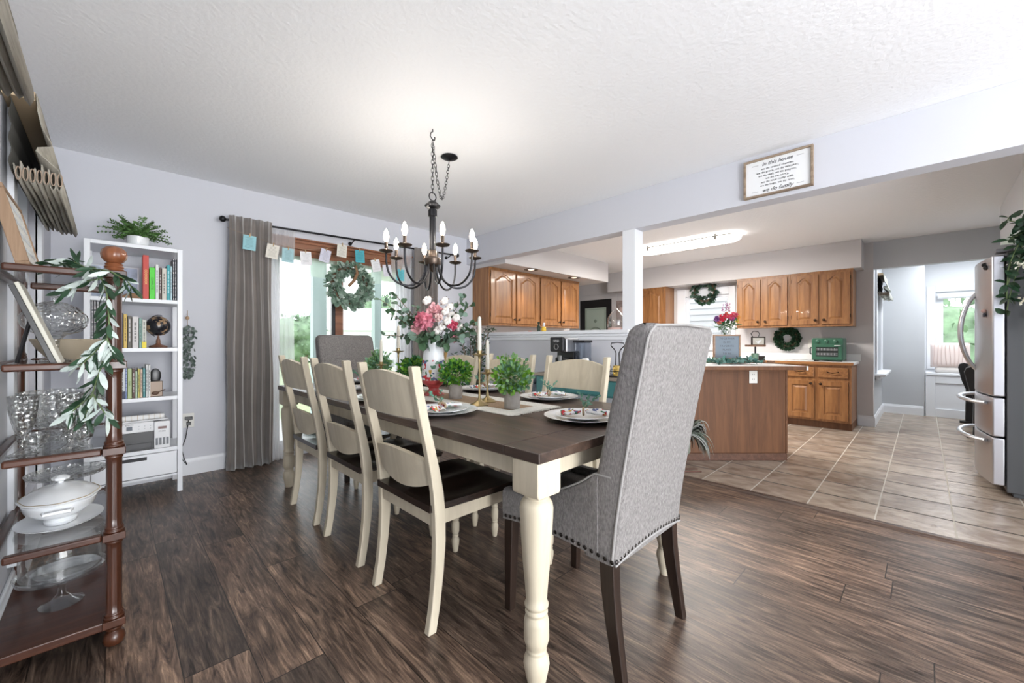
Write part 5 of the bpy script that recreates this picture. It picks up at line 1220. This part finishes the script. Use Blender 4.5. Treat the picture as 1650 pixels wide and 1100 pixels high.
# ================================================================== BOOKCASE
t = thing('bookcase', 'narrow white open bookcase with a drawer, against the far wall', 'bookcase', (.12, 3.81, 0))
hw = .25; dep = .37
m = M()
for sx in (-1, 1):
    for y in (0, dep-.03): m.box(sx*hw-(.03 if sx > 0 else 0), y, 0, sx*hw+(.03 if sx < 0 else 0), y+.03, 1.76)
    for z in (.33, .697, 1.045, 1.388): m.box(sx*hw-(.022 if sx > 0 else 0), .03, z-.025, sx*hw+(.022 if sx < 0 else 0), dep-.03, z)
m.build('posts', WHITE, t, bevel=.002)
M().box(-hw+.03,0,1.735,hw-.03,dep,1.76).box(-hw,.03,1.735,-hw+.03,dep-.03,1.76).box(hw-.03,.03,1.735,hw,dep-.03,1.76).build('top_board', WHITE, t, bevel=.001)
for z in (.33, .697, 1.045, 1.388): M().box(-hw+.022,.004,z-.026,hw-.022,dep-.002,z).build('shelf', WHITE, t, bevel=.001)
M().box(-hw+.03,.012,.12,hw-.03,dep-.01,.135).build('bottom_rail', WHITE, t)
M().box(-hw+.03,dep-.02,.135,hw-.03,dep-.01,.302).build('back_panel', WHITE, t)
d = M().box(-hw+.034,.002,.142,hw-.034,.02,.300).box(-hw+.04,.02,.15,hw-.04,dep-.03,.165).build('drawer', WHITE, t, bevel=.001)
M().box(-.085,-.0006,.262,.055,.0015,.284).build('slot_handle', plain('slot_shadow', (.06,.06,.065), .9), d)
def book(label, u0, u1, vt, zs, c, dp=.16, band=None, grp='books on the white bookcase', spine=None, dots=False, tilt=0):
    y = 3.835; a = PY(u0, vt, y); b = PY(u1, vt, y); x0, x1 = a[0], b[0]; h = PY((u0+u1)/2, vt, y)[2]-zs
    o = thing('book', label, 'book', ((x0+x1)/2, y, zs+.0005), 0, grp); w = (x1-x0)/2*.96
    M().box(-w,0,0,w,dp,h).build('cover', plain('book_cover', c, .5), o, bevel=min(.002,w*.3))
    M().box(-w*.8,.004,h-.0005,w*.8,dp-.001,h+.0004).build('pages', PAPER, o)
    if spine: text('spine_title', spine[0], w*1.15, plain('title_ink', spine[1], .5), o, (0,-.0009,h*.5), (PI/2, R(90), 0))
    elif not dots:
        m = M(); q = random.Random(int(u0*7)); z = h*.2
        while z < h*.8:
            l = q.uniform(.008,.03); m.box(-w*.35,-.0008,z,w*.3,.0,z+l); z += l+.006
        m.build('spine_marks', plain('marks', tuple(min(1, x*.35+.03) if sum(c) > .9 else min(1, x+.45) for x in c), .6), o)
    else:
        m = M()
        for k in range(int(h/.009)): m.box(-w*.7,-.0008,.006+k*.009,w*.7,0,.0095+k*.009)
        m.build('spine_dots', PAPER, o)
    if band: M().box(-w-.0003,-.0008,0,w+.0003,.02,h*.22).build('band', plain('band', band, .5), o)
S1, S2, S3 = 1.388, 1.045, .697
book('tall red book with yellow title on the top shelf', 230, 240, 411, S1, (.55,.06,.045), spine=('COOKBOOK', (.85,.65,.2)))
book('bright green cookbook beside the red book', 240.5, 250, 431, S1, (.08,.62,.04), spine=('COMPLETE', (.02,.18,.02)))
book('white book with green marks right of the green cookbook', 250.5, 256, 426, S1, (.72,.73,.72))
book('thin dark brown book between two pale books on the top shelf', 256.5, 260.5, 431, S1, (.10,.06,.05))
book('cream book with grey title on the top shelf', 261, 268.5, 432, S1, (.62,.59,.52))
book('teal book on the top shelf', 269, 274, 427, S1, (.05,.36,.40))
book('light blue thin book beside the teal one', 274.5, 277.5, 429, S1, (.42,.60,.66))
book('black dotted notebook, leftmost of three at the top shelf end', 278.5, 281.5, 417, S1, (.03,.03,.05), dots=True)
book('black dotted notebook, middle of three at the top shelf end', 281.8, 284.5, 418, S1, (.03,.03,.05), dots=True)
book('black dotted notebook, rightmost of three at the top shelf end', 284.8, 287.5, 418, S1, (.03,.03,.05), dots=True)
for i, (a, b, v) in enumerate(((147,150.5,482),(151,155,480),(155.5,160,481))):
    book('black and white spiral book, %s of three at the left end of the second shelf' % ('leftmost','middle','rightmost')[i], a, b, v, S2, (.05,.05,.06), dots=True)
book('dark book next to the yellow one on the second shelf', 193, 198.5, 504, S2, (.05,.045,.06))
book('yellow book on the second shelf', 199, 205, 506, S2, (.68,.47,.12))
book('mottled dark book right of the yellow one on the second shelf', 205.5, 212.5, 509, S2, (.12,.11,.09))
book('wide white book on the second shelf', 213, 223.5, 510, S2, (.66,.63,.62))
book('sea green book beside the wide white one', 224, 228.5, 512, S2, (.22,.38,.33))
book('pale grey book with a yellow bottom band left of the globe', 229, 236, 515, S2, (.60,.62,.55), band=(.85,.68,.05))
book('white-topped navy book beside the post on the third shelf', 193.5, 201.5, 588, S3, (.62,.66,.68), band=(.04,.05,.09))
book('thin blue folder on the third shelf', 202, 204.5, 586, S3, (.16,.22,.40))
book('pale green book with script title on the third shelf', 205.5, 212.5, 594, S3, (.42,.52,.27), spine=('Austen', (.1,.14,.05)))
book('dark brown book right of the pale green one', 213, 217.8, 594, S3, (.09,.045,.035))
book('mint green book on the third shelf', 218, 221.5, 598, S3, (.45,.58,.42))
book('olive yellow book with brown top on the third shelf', 222, 225.5, 594, S3, (.48,.42,.10))
book('peach coloured thin book on the third shelf', 226, 229.5, 595, S3, (.66,.48,.36))
book('teal green book on the third shelf', 230, 234.3, 593, S3, (.07,.24,.25))
book('white book, left of the white pair by the quill box', 235, 238.5, 588, S3, (.60,.61,.60))
book('white book, right of the white pair by the quill box', 239, 242.5, 588, S3, (.64,.65,.64))
# scenic frame behind finial
p = PY(209, 478, 4.0); t = thing('scenic_frame', 'blue and white scenic picture leaning at the left of the top shelf', 'picture', (p[0]-.07, 3.97, S1+.001))
lean = Matrix.Rotation(R(-8), 4, 'X')
M().box(-.13,-.006,0,.12,.006,.235, mat=lean).build('frame', plain('pale_frame', (.62,.64,.68), .5), t, bevel=.002)
M().grid(lambda a, b: tuple(lean @ Vector((-.12+.23*a, -.0068, .01+.215*b))), 2, 2).build('print', plain('scenic_print', (.42,.48,.60), .6, noise=.5, nscale=9), t)
tag(M().prism([(-.07,0),(.07,0),(.065,.02),(.02,.035),(-.03,.038),(-.065,.02)], 'y', -.03, .03).build('driftwood_piece', wood('driftwood', (.16,.08,.04), (.33,.19,.10), .7, 0, 9), None, loc=(.118,3.88,S1+.001), bevel=.006), 'brown driftwood piece lying before the scenic picture on the top shelf', 'decoration')
# globe
p = PY(255, 522, 3.95); t = thing('desk_globe', 'small black and gold globe on a wooden stand on the second shelf', 'globe', (p[0], 3.95, S2+.0005))
def globemat():
    m, nt, b = newmat('globe_map'); n = nt.nodes.new('ShaderNodeTexNoise'); n.inputs['Scale'].default_value = 26; n.inputs['Detail'].default_value = 6
    tc = nt.nodes.new('ShaderNodeTexCoord'); nt.links.new(tc.outputs['Object'], n.inputs['Vector']); r = nt.nodes.new('ShaderNodeValToRGB'); e = r.color_ramp.elements
    e[0].position = .52; e[0].color = (.012,.013,.018,1); e[1].position = .56; e[1].color = (.33,.22,.13,1); nt.links.new(n.outputs['Fac'], r.inputs[0]); nt.links.new(r.outputs[0], b.inputs['Base Color']); b.inputs['Roughness'].default_value = .25; return m
M().ball((0,0,.158), .072, 28).build('globe_ball', globemat(), t)
M().lathe([(0,0),(.052,0),(.054,.006),(.045,.014),(.02,.022),(.012,.035),(.014,.05),(.008,.066),(.006,.085),(0,.086)], (0,0,0), 24).build('stand', wood('globe_stand', (.12,.05,.03), (.26,.12,.07), .35), t)
M().tube([(hp*(.079*math.sin(a))+Vector((0,0,.158-.079*math.cos(a)))) for a in [R(-20)-PI*k/16 for k in range(17)]], .003, 6).build('meridian_arm', BLACKM, t)
# quill box
p = PY(250.5, 630, 3.86); t = thing('quill_box', 'small kraft card with a wooden spoon, in front of the white books', 'card', (p[0], 3.85, S3+.0005))
M().box(-.038,0,0,.038,.03,.108).build('box_card', plain('kraft_pink', (.50,.40,.33), .8), t, bevel=.001)
M().tube([(-.038,-.001,.001),(.038,-.001,.001),(.038,-.001,.107),(-.038,-.001,.107)], .0018, 4, closed=True).build('card_border', INK, t)
M().ball((-.002,-.008,.025), .02, 14, sy=.3, sz=.7).tube([(.012,-.008,.03),(.052,-.008,.048)], .0035, 6).build('wooden_spoon', wood('spoon_wood', (.06,.03,.02), (.14,.07,.04), .5), t)
o = M().lathe([(0,0),(.012,.002),(.024,.02),(.032,.055),(.030,.085),(.02,.105),(.008,.114),(0,.115)], (0,0,0), 24, 0, 1, .2).build('black_feather_plaque', BLACK, None, loc=(PY(250.5, 630, 3.90)[0], 3.905, S3+.083))
tag(o, 'black oval leaf-shaped ornament standing behind the kraft card', 'decoration')
M().box(-.012,-.008,-.0825,.012,.008,.005).build('ornament_base', INK, o)
# printer
x0 = PY(190, 700, 3.83)[0]; x1 = PY(248, 700, 3.83)[0]; x2 = PY(274, 700, 3.83)[0]
t = thing('printer', 'white ink-tank printer with black paper tray on the bottom shelf', 'printer', (0, 3.83, .3305))
WP = plain('printer_white', (.74,.75,.77), .35)
M().box(x0,.0,.125,x1,.30,.195).box(x0,.02,.195,x2-.01,.30,.205).build('scanner_body', WP, t, bevel=.005)
M().box(x0,.012,.0,x1-.002,.30,.124).build('tray_cavity', BLACK, t, bevel=.002)
M().box(x0+.01,-.006,.012,x1-.012,.0118,.05).build('output_tray', plain('smoky_tray', (.03,.03,.035), .15), t, bevel=.002)
tk = M().box(x1,-.01,.0,x2,.30,.19).build('ink_tank_unit', WP, t, bevel=.005)
m = M(); wv = (x2-x1)
for k in range(4): 
    cx = x1+wv*(.17+.22*k); M().box(cx-wv*.075,-.0135,.025,cx+wv*.075,-.0102,.075).build('ink_window', plain('ink_grey', (.12,.13,.15), .3), tk, bevel=.002)
M().box(x1+wv*.25,-.0125,.138,x1+wv*.78,-.0102,.155).build('tank_label', plain('dark_label', (.16,.08,.07), .4), tk)
M().box((x0+x1)/2-.05,-.001,.145,(x0+x1)/2-.02,.0002,.172).build('display', plain('lcd', (.05,.07,.10), .2), t)
text('brand_lettering', 'EPSON', .013, INK, t, ((x0+x1)/2-.035,-.0006,.182), (PI/2,0,0))
text('tank_lettering', 'ET-2800', .011, INK, tk, ((x1+x2)/2,-.0108,.12), (PI/2,0,0))
m = M()
for a in range(3):
    for b in range(2): m.tube([((x0+x1)/2+.01+.03*a,-.0012,.15+.018*b),((x0+x1)/2+.016+.03*a,-.0012,.15+.018*b)], .0028, 6)
m.build('buttons', plain('button_grey', (.42,.44,.47), .5), t)
t = thing('paper_roll', 'roll of white grid-patterned paper lying on the printer', 'paper roll', (x0+.02, 3.87, .3305+.2055+.0185))
M().tube([(0,0,0),(x2-x0-.05,0,.0)], .018, 16).build('roll', PAPER, t)
m = M()
for k in range(7): m.tube([(.018+.03*k,.0184*math.cos(a),.0184*math.sin(a)) for a in [2*PI*j/16 for j in range(16)]], .0008, 4, closed=True)
m.build('grid_lines', GOLD, t)
# fern on top of the bookcase
t = thing('fern', 'small feathery fern in a white pot on top of the bookcase', 'plant', (.135, 3.97, 1.7605))
M().lathe([(0,0),(.05,0),(.056,.01),(.062,.078),(.058,.08),(.054,.066),(0,.064)], (0,0,0), 28).build('pot', PORC, t)
q = random.Random(14); m = M()
for i in range(64):
    a = q.uniform(0,6.28); Lf = q.uniform(.13,.23); el = q.uniform(.15,1.2); d = Vector((math.cos(a)*math.cos(el), math.sin(a)*math.cos(el)*.6, math.sin(el)))
    if d.y > 0: d.y *= .6
    pts = [Vector((0,0,.075)) + d*Lf*s + Vector((0,0,-.055*s*s)) for s in [k/10 for k in range(11)]]
    m.tube(pts, .0012, 4, m=1)
    for k in range(2, 11):
        dd = (pts[k]-pts[k-1]).normalized(); sd = dd.cross(Vector((0,0,1))).normalized()
        for s in (-1, 1):
            for w in range(2): m.leaf(pts[k]+sd*s*.011*w, sd*s + dd*.5 + Vector((0,0,q.uniform(-.2,.3))), .017, .010, rnd_round=True)
m.build('fronds', [plain('fern_green', (.09,.20,.05), .6, noise=.3, nscale=20), STEMG], t)
# wall swag, outlet and cords
t = thing('hanging_swag', 'dried eucalyptus bundle hanging on the wall right of the bookcase', 'wall decoration', (.437, 4.19, 1.31))
q = random.Random(15); m = M()
for i in range(150):
    z = -q.uniform(.08,.50); w = .045 if z > -.42 else .03; p = Vector((q.uniform(-w,w), q.uniform(-.03,.01), z)); m.leaf(p, (q.gauss(0,.6), -abs(q.gauss(0,.5)), -1+q.gauss(0,.5)), .032, .022, m=q.randrange(2), rnd_round=True)
m.build('leaves', [plain('dried_euc', (.10,.14,.12), .8), plain('dried_euc2', (.16,.20,.18), .8)], t)
M().tube([(0,.0,.03),(0,0,-.12)], .002, 5).build('cord', TWINE, t); M().ball((0,-.004,-.03), .014, 12).build('wooden_bead', plain('bead_wood', (.5,.33,.2), .6), t)
o = thing('power_outlet', 'white outlet plate low on the far wall with black plugs', 'outlet', (.447,4.2295,.445)); outlet_parts(o)
t = thing('extension_cord', 'black plug and cord hanging from the outlet beside the bookcase', 'cord', (.447,4.222,.445))
M().box(-.024,-.034,.008,.024,.0015,.032).box(-.014,-.028,-.035,.014,.0015,-.012).build('plug', BLACK, t, bevel=.003)
M().tube([(0,-.02,.01),(-.01,-.03,-.06),(-.02,-.02,-.14),(-.045,-.01,-.22),(-.03,-.02,-.30),(-.01,-.01,-.36),(-.03,-.01,-.33),(-.05,-.01,-.28)], .003, 6).build('cable', BLACK, t)
# ================================================================== KITCHEN ITEMS
t = thing('toaster_oven', 'green countertop toaster oven with three dials under the right wall cabinet', 'oven', (6.52,1.03,.8345), R(-90))
GR = plain('oven_green', (.033,.115,.07), .35)
m = M().box(0,0,.015,.325,.30,.30); m.build('body', GR, t, bevel=.012, seg=3)
for x in (.02,.285): M().box(x,.02,0,x+.025,.26,.0155).build('foot', BLACK, t)
dd_ = M().box(.012,-.014,.03,.313,-.0005,.215).build('door', GR, t, bevel=.003)
M().box(.05,-.0155,.06,.275,-.0135,.185).build('door_glass', plain('dark_oven_glass', (.025,.03,.03), .1), dd_)
m = M()
for z in (.085,.105,.145,.160): m.tube([(.055,-.017,z),(.27,-.017,z)], .0022, 5)
for k in range(6): m.tube([(.075+.033*k,-.017,.08),(.075+.033*k,-.017,.11)], .0025, 5).tube([(.075+.033*k,-.017,.14),(.075+.033*k,-.017,.17)], .0025, 5)
m.build('rack', STEEL, dd_)
M().tube([(.24,-.016,.205),(.24,-.03,.205),(.30,-.03,.205),(.30,-.016,.205)], .004, 6).build('handle', STEEL, dd_)
for x in (.065,.155,.245): M().lathe([(0,0),(.022,0),(.021,.014),(.014,.018),(0,.018)], (0,0,0), 20, mat=Matrix.Rotation(R(90),3,'X')).build('dial', plain('green_dial', (.035,.12,.075), .3), t, loc=(x,-.0008,.258))
M().tube([(-.004,.03,.09),(-.018,.03,.10),(-.018,.03,.17),(-.004,.03,.18)], .008, 8).build('side_handle', BLACK, t)
o = thing('power_outlet', 'white double outlet on the kitchen wall left of the toaster oven', 'outlet', (6.9285,1.06,1.055), R(-90)); outlet_parts(o, 2)
# letter board with riser
bc = PK(1171, 577, 4.15); t = thing('letter_board', 'grey letter board with pale wood frame on the peninsula', 'sign', (bc[0], bc[1], .906), HEAD-PI/2)
m = M(); W2, H2 = .138, .255; f_ = .016; LW = wood('pale_wood_frame', (.30,.18,.12), (.46,.32,.23), .6, 0, 9)
m.box(-W2,-.012,0,W2,.012,f_).box(-W2,-.012,H2-f_,W2,.012,H2).box(-W2,-.012,f_,-W2+f_,.012,H2-f_).box(W2-f_,-.012,f_,W2,.012,H2-f_); m.build('frame', LW, t, bevel=.002)
M().box(-W2+f_,-.004,f_,W2-f_,.010,H2-f_).build('felt_panel', plain('blue_grey_felt', (.24,.29,.34), .9), t)
for i, l in enumerate(('TOGETHER','IS MY','FAVORITE','PLACE','TO BE')): text('lettering', l, .026, plain('letter_dark', (.09,.10,.12), .5), t, (0,-.0048,.213-.038*i), rot, space=1.25)
t = thing('wood_riser', 'low brown wooden tray under the letter board', 'tray', (bc[0]+_r[0]*.03, bc[1]+_r[1]*.03, .8715), HEAD-PI/2)
M().box(-.22,-.09,.018,.13,.09,.033).build('tray_board', PEN, t, bevel=.004); M().box(-.20,-.07,0,-.17,.07,.0178).build('foot', PEN, t); M().box(.09,-.07,0,.12,.07,.0178).build('foot', PEN, t)
vc = PK(1172, 545, 4.24); t = thing('flower_vase', 'glass vase of red, pink and purple cut flowers behind the letter board', 'flowers', (vc[0]+.02, vc[1]+.02, .8715))
M().lathe([(0,0),(.045,0),(.047,.01),(.04,.12),(.045,.30),(.05,.33),(.047,.33),(.037,.12),(0,.015)], (0,0,0), 24).build('vase', CLEARG, t)
q = random.Random(41); m = M()
foliage(m, (0,0,.40), .11, 160, .05, .014, q, .6, .1, .5)
for i in range(12): a = q.uniform(0,6.28); m.tube([(0,0,.05),(.02*math.cos(a),.02*math.sin(a),.3),(.09*math.cos(a),.09*math.sin(a),.42)], .002, 4)
m.build('greens', LEAFM, t)
for j, (x, z, r, c) in enumerate(((-.075,.455,.036,(.60,.02,.06)),(-.03,.47,.034,(.65,.03,.08)),(.03,.475,.030,(.70,.10,.16)),(.075,.49,.034,(.62,.10,.16)),(.11,.47,.024,(.75,.35,.06)),(-.115,.455,.030,(.25,.10,.30)),(.045,.45,.026,(.50,.10,.34)),(-.01,.50,.024,(.62,.16,.10)),(-.09,.415,.022,(.60,.20,.12)),(.10,.435,.018,(.80,.60,.10)))):
    m = M(); c0 = hp*x + Vector((-_f[0]*.03, -_f[1]*.03, z)); m.ball(c0, r*.5, 10); bloom(m, c0, r, 60, r*.6, r*.5); m.build('blossom', plain('blossom_%d' % j, c, .6), t)
m = M()
for x, z in ((-.03,.52),(.005,.54),(.03,.53)):
    for k in range(24): p = hp*(x+.006*math.sin(k)) + Vector((0,0,z+.0035*k)); m.leaf(p, (q.gauss(0,1),q.gauss(0,1),.6), .018, .010)
m.build('flower_spikes', plain('violet_spike', (.40,.16,.30), .7), t)
# garland on peninsula
t = thing('counter_garland', 'eucalyptus garland lying along the front edge of the peninsula top', 'garland', (0,0,0))
g0 = PK(1112, 578, 3.86); g1 = PK(1228, 582, 3.86); t.location = (g0[0], g0[1], .8755); q = random.Random(44); m = M(); st = M()
D_ = Vector((g1[0]-g0[0], g1[1]-g0[1], 0)); st.tube([D_*s+Vector((0,0,.008+.004*math.sin(9*s))) for s in [k/14 for k in range(15)]], .003, 5)
for i in range(190):
    s = q.random(); p = D_*s + Vector((q.gauss(0,.02), q.gauss(0,.02), q.uniform(.008,.045))); mi = 0 if s < .3 and q.random() < .7 else 1 + q.randrange(2)
    m.leaf(p, (q.gauss(0,1), q.gauss(0,1), q.uniform(-.05,.7)), .045, .03 if mi else .012, m=mi, rnd_round=bool(mi))
m.build('leaves', [LEAFM, plain('blue_euc', (.08,.20,.17), .6), plain('blue_euc2', (.15,.28,.24), .6)], t); st.build('stem', STEM, t)
# tiered tray
tc_ = PK(1217, 583, 4.22); t = thing('tiered_tray', 'two-tier wooden tray with a hoop handle on the peninsula', 'tray', (tc_[0], tc_[1], .8715), HEAD-PI/2)
WD = wood('tray_wood', (.14,.07,.04), (.30,.17,.10), .6, 0, 9)
M().lathe([(0,0),(.085,0),(.09,.004),(.09,.03),(.085,.03),(.083,.01),(0,.01)], (0,0,0), 28).build('lower_tier', WD, t); M().lathe([(0,.165),(.09,.165),(.094,.169),(.094,.185),(.089,.185),(.087,.175),(0,.175)], (0,0,0), 28).build('upper_tier', WD, t)
M().tube([(0,.0,.01),(0,0,.165)], .008, 10).build('center_pole', BLACKM, t)
M().tube([(0,0,.175),(0,0,.24),(-.03,0,.27),(-.045,0,.30),(-.02,0,.325),(.03,0,.32),(.045,0,.295),(.03,0,.265),(0,0,.245)], .004, 6).build('hoop_handle', BLACKM, t)
def onplane(x, z): return (tc_[0]+_r[0]*x-_f[0]*.05, tc_[1]+_r[1]*x-_f[1]*.05, .8715+z)
o = thing('mini_sign', 'small dark framed sign with a white bird on the upper tier', 'sign', onplane(0,.1755), HEAD-PI/2)
m = M(); m.box(-.07,-.008,0,.07,.008,.012).box(-.07,-.008,.08,.07,.008,.092).box(-.07,-.008,.012,-.06,.008,.08).box(.06,-.008,.012,.07,.008,.08); m.build('frame', DARKLEG, o)
M().box(-.06,.0,.012,.06,.006,.08).build('panel', plain('mini_panel', (.62,.58,.5), .7), o); M().prism([(-.035,.055),(-.01,.04),(.01,.055),(.035,.06),(.015,.035),(.0,.02),(-.012,.028)], 'y', -.004, -.0005).build('bird_shape', PAPER, o)
o = thing('green_mug', 'sage green mug on the lower tier beside the letter board', 'mug', onplane(-.035,.0105), HEAD)
M().lathe([(0,0),(.028,0),(.031,.004),(.031,.085),(.028,.087),(.027,.01),(0,.008)], (0,0,0), 24).build('cup', plain('sage_glaze', (.14,.25,.17), .4), o); M().tube([(.0,.03,.07),(.0,.05,.065),(0,.05,.03),(0,.03,.025)], .004, 6).build('handle', plain('sage_glaze', (.14,.25,.17), .4), o)
o = thing('word_block', 'tiny white word block on the lower tier', 'block', onplane(.03,.0105), HEAD-PI/2)
M().box(-.02,-.01,0,.035,.012,.06).build('stand_block', DARKLEG, o); M().box(-.03,-.016,.0605,.04,.0,.085).build('white_tag', PAPER, o)
o = tag(M().tube([(-.0,-.03,.01),(0,.04,.01)], .012, 12).box(-.01,-.01,0,.01,.02,.004).build('rolling_pin', WD, None, loc=onplane(.135,.0015), rot=(0,0,HEAD)), 'small brown wooden roll at the right foot of the tiered tray', 'rolling pin')
# rooster
rc = PK(1108, 738, 3.42); t = thing('rooster_figure', 'green and silver metal rooster standing before the peninsula behind the grey chair', 'figurine', (rc[0], rc[1], 0), HEAD-PI/2)
RM = plain('patina_metal', (.34,.38,.32), .4, .35, noise=.5, nscale=20)
body = M(); body.lathe([(0,-.14),(.05,-.12),(.085,-.05),(.09,.02),(.07,.08),(.045,.13),(.035,.18),(.04,.21),(.035,.24),(0,.26)], (-.08,0,.25), 24, 0, 1, .8, mat=Matrix.Rotation(R(-28),3,'Y')); body.build('body', RM, t)
m = M(); q = random.Random(51)
for i in range(130):
    a0 = q.uniform(.0,1.0); w = q.gauss(0,.035); st_ = Vector((-.02+.03*q.random(), w*.6, .30+.04*q.random())); 
    ang = R(80 - 130*a0); Lr = q.uniform(.14,.20)*(1.0 if a0 < .6 else .9)
    pts = []
    for k in range(7):
        s = k/6; x = st_.x + Lr*(math.sin(min(s*1.5,1.57))*.85*(.5+.5*a0)+.2*s); z = st_.z + Lr*(.75-.8*a0)*math.sin(s*2.2) - .13*s*s*(.5+a0) ; pts.append((x, st_.y + w*s*1.2, z))
    m.tube(pts, [.004,.008,.011,.012,.010,.006,.001], 5, flat=.35, m=(2 if q.random() < .2 else q.randrange(2)))
m.build('tail_feathers', [RM, plain('silver_feather', (.62,.64,.62), .35, .4), plain('dark_feather', (.03,.035,.03), .4, .6)], t)
for s in (-1,1): M().tube([(-.07,s*.03,.17),(-.06,s*.035,.08),(-.065,s*.035,.006)], .006, 6).tube([(-.065,s*.035,.006),(-.12,s*.035,.005)], .005, 6).tube([(-.065,s*.035,.006),(.10,s*.035,.005)], .005, 6).build('leg', plain('rust_leg', (.12,.05,.035), .6), t)
M().ball((-.20,0,.49), .04, 14).build('head', RM, t); M().prism([(-.24,.51),(-.22,.56),(-.205,.53),(-.19,.565),(-.175,.53),(-.155,.545),(-.16,.51)], 'y', -.006, .006).build('comb', plain('red_comb', (.4,.03,.02), .5), t)
# on the half-wall cap
CZ = 1.2005
gl('glass_cloche', 'clear glass cloche with pointed top beside the white post on the half wall', 'cloche', [(.078,0),(.08,.004),(.08,.06),(.073,.10),(.045,.14),(.02,.165),(.006,.18),(.0,.182)], 3.375, 2.03, CZ+.0235, 32, thinglass('blush_cloche', (.93,.90,.88), .5))
gl('cloche_base', 'blush round base under the glass cloche', 'base', [(0,0),(.074,0),(.076,.004),(.076,.018),(.0,.02)], 3.375, 2.03, CZ+.0035, 28, plain('blush_base', (.55,.38,.34), .6))
gl('dark_bottle', 'dark green glass bottle standing on the half wall ledge', 'bottle', [(0,0),(.018,0),(.019,.05),(.012,.07),(.008,.085),(.014,.09),(.012,.105),(0,.107)], 3.38, 3.005, CZ+.0035, 16, plain('dark_green_glass', (.015,.03,.018), .1))
gl('yellow_bottle', 'yellow spray bottle with white nozzle on the half wall ledge', 'bottle', [(0,0),(.024,0),(.027,.02),(.022,.045),(.010,.055),(0,.056)], 3.38, 2.93, CZ+.0035, 16, plain('yellow_bottle', (.75,.48,.03), .3))
o = [x for x in bpy.data.objects if x.name.startswith('yellow_bottle')][0]; M().box(-.006,-.012,.0555,.006,.01,.085).ball((0,-.004,.085), .012, 10).build('nozzle', WHITE, o)
gl('red_lid', 'small red round lid on the half wall ledge left of the bottles', 'lid', [(0,0),(.02,0),(.02,.01),(0,.012)], 3.38, 3.14, CZ+.0035, 16, plain('red_plastic', (.5,.06,.04), .4))
# picture in the hallway
t = thing('wall_picture', 'grey wire plate rack picture on the hallway wall beside the white post', 'picture', (6.925, 4.045, 1.62), R(-90))
M().box(-.11,-.012,-.25,.11,0,.25).build('backing', plain('rack_brown', (.30,.24,.22), .7, noise=.3, nscale=14), t, bevel=.003)
m = M(); m.ball((0,-.014,.06), .05, 16, sy=.2, sz=1.5); m.build('oval_motif', plain('pink_motif', (.62,.48,.44), .7), t)
# corner sprig on counter behind the half wall at far left
t = thing('trailing_plant', 'small trailing plant on the left end of the half wall ledge', 'plant', (3.385, 3.86, CZ+.0005)); q = random.Random(61); m = M(); foliage(m, (0,-.04,.035), .07, 90, .03, .008, q, .4, .2, .1, zmin=.012); m.build('leaves', LEAFD, t)
M().lathe([(0,0),(.03,0),(.032,.02),(0,.022)], (0,0,0), 16).build('saucer', CONC, t)
# slim glossy vent above the kitchen window wreath
tag(M().box(-.05,-.09,-.008,.05,.09,0).build('ceiling_vent', DBLACK, None, loc=(6.76,2.45,2.0095)), 'small black vent in the soffit over the kitchen window', 'vent')
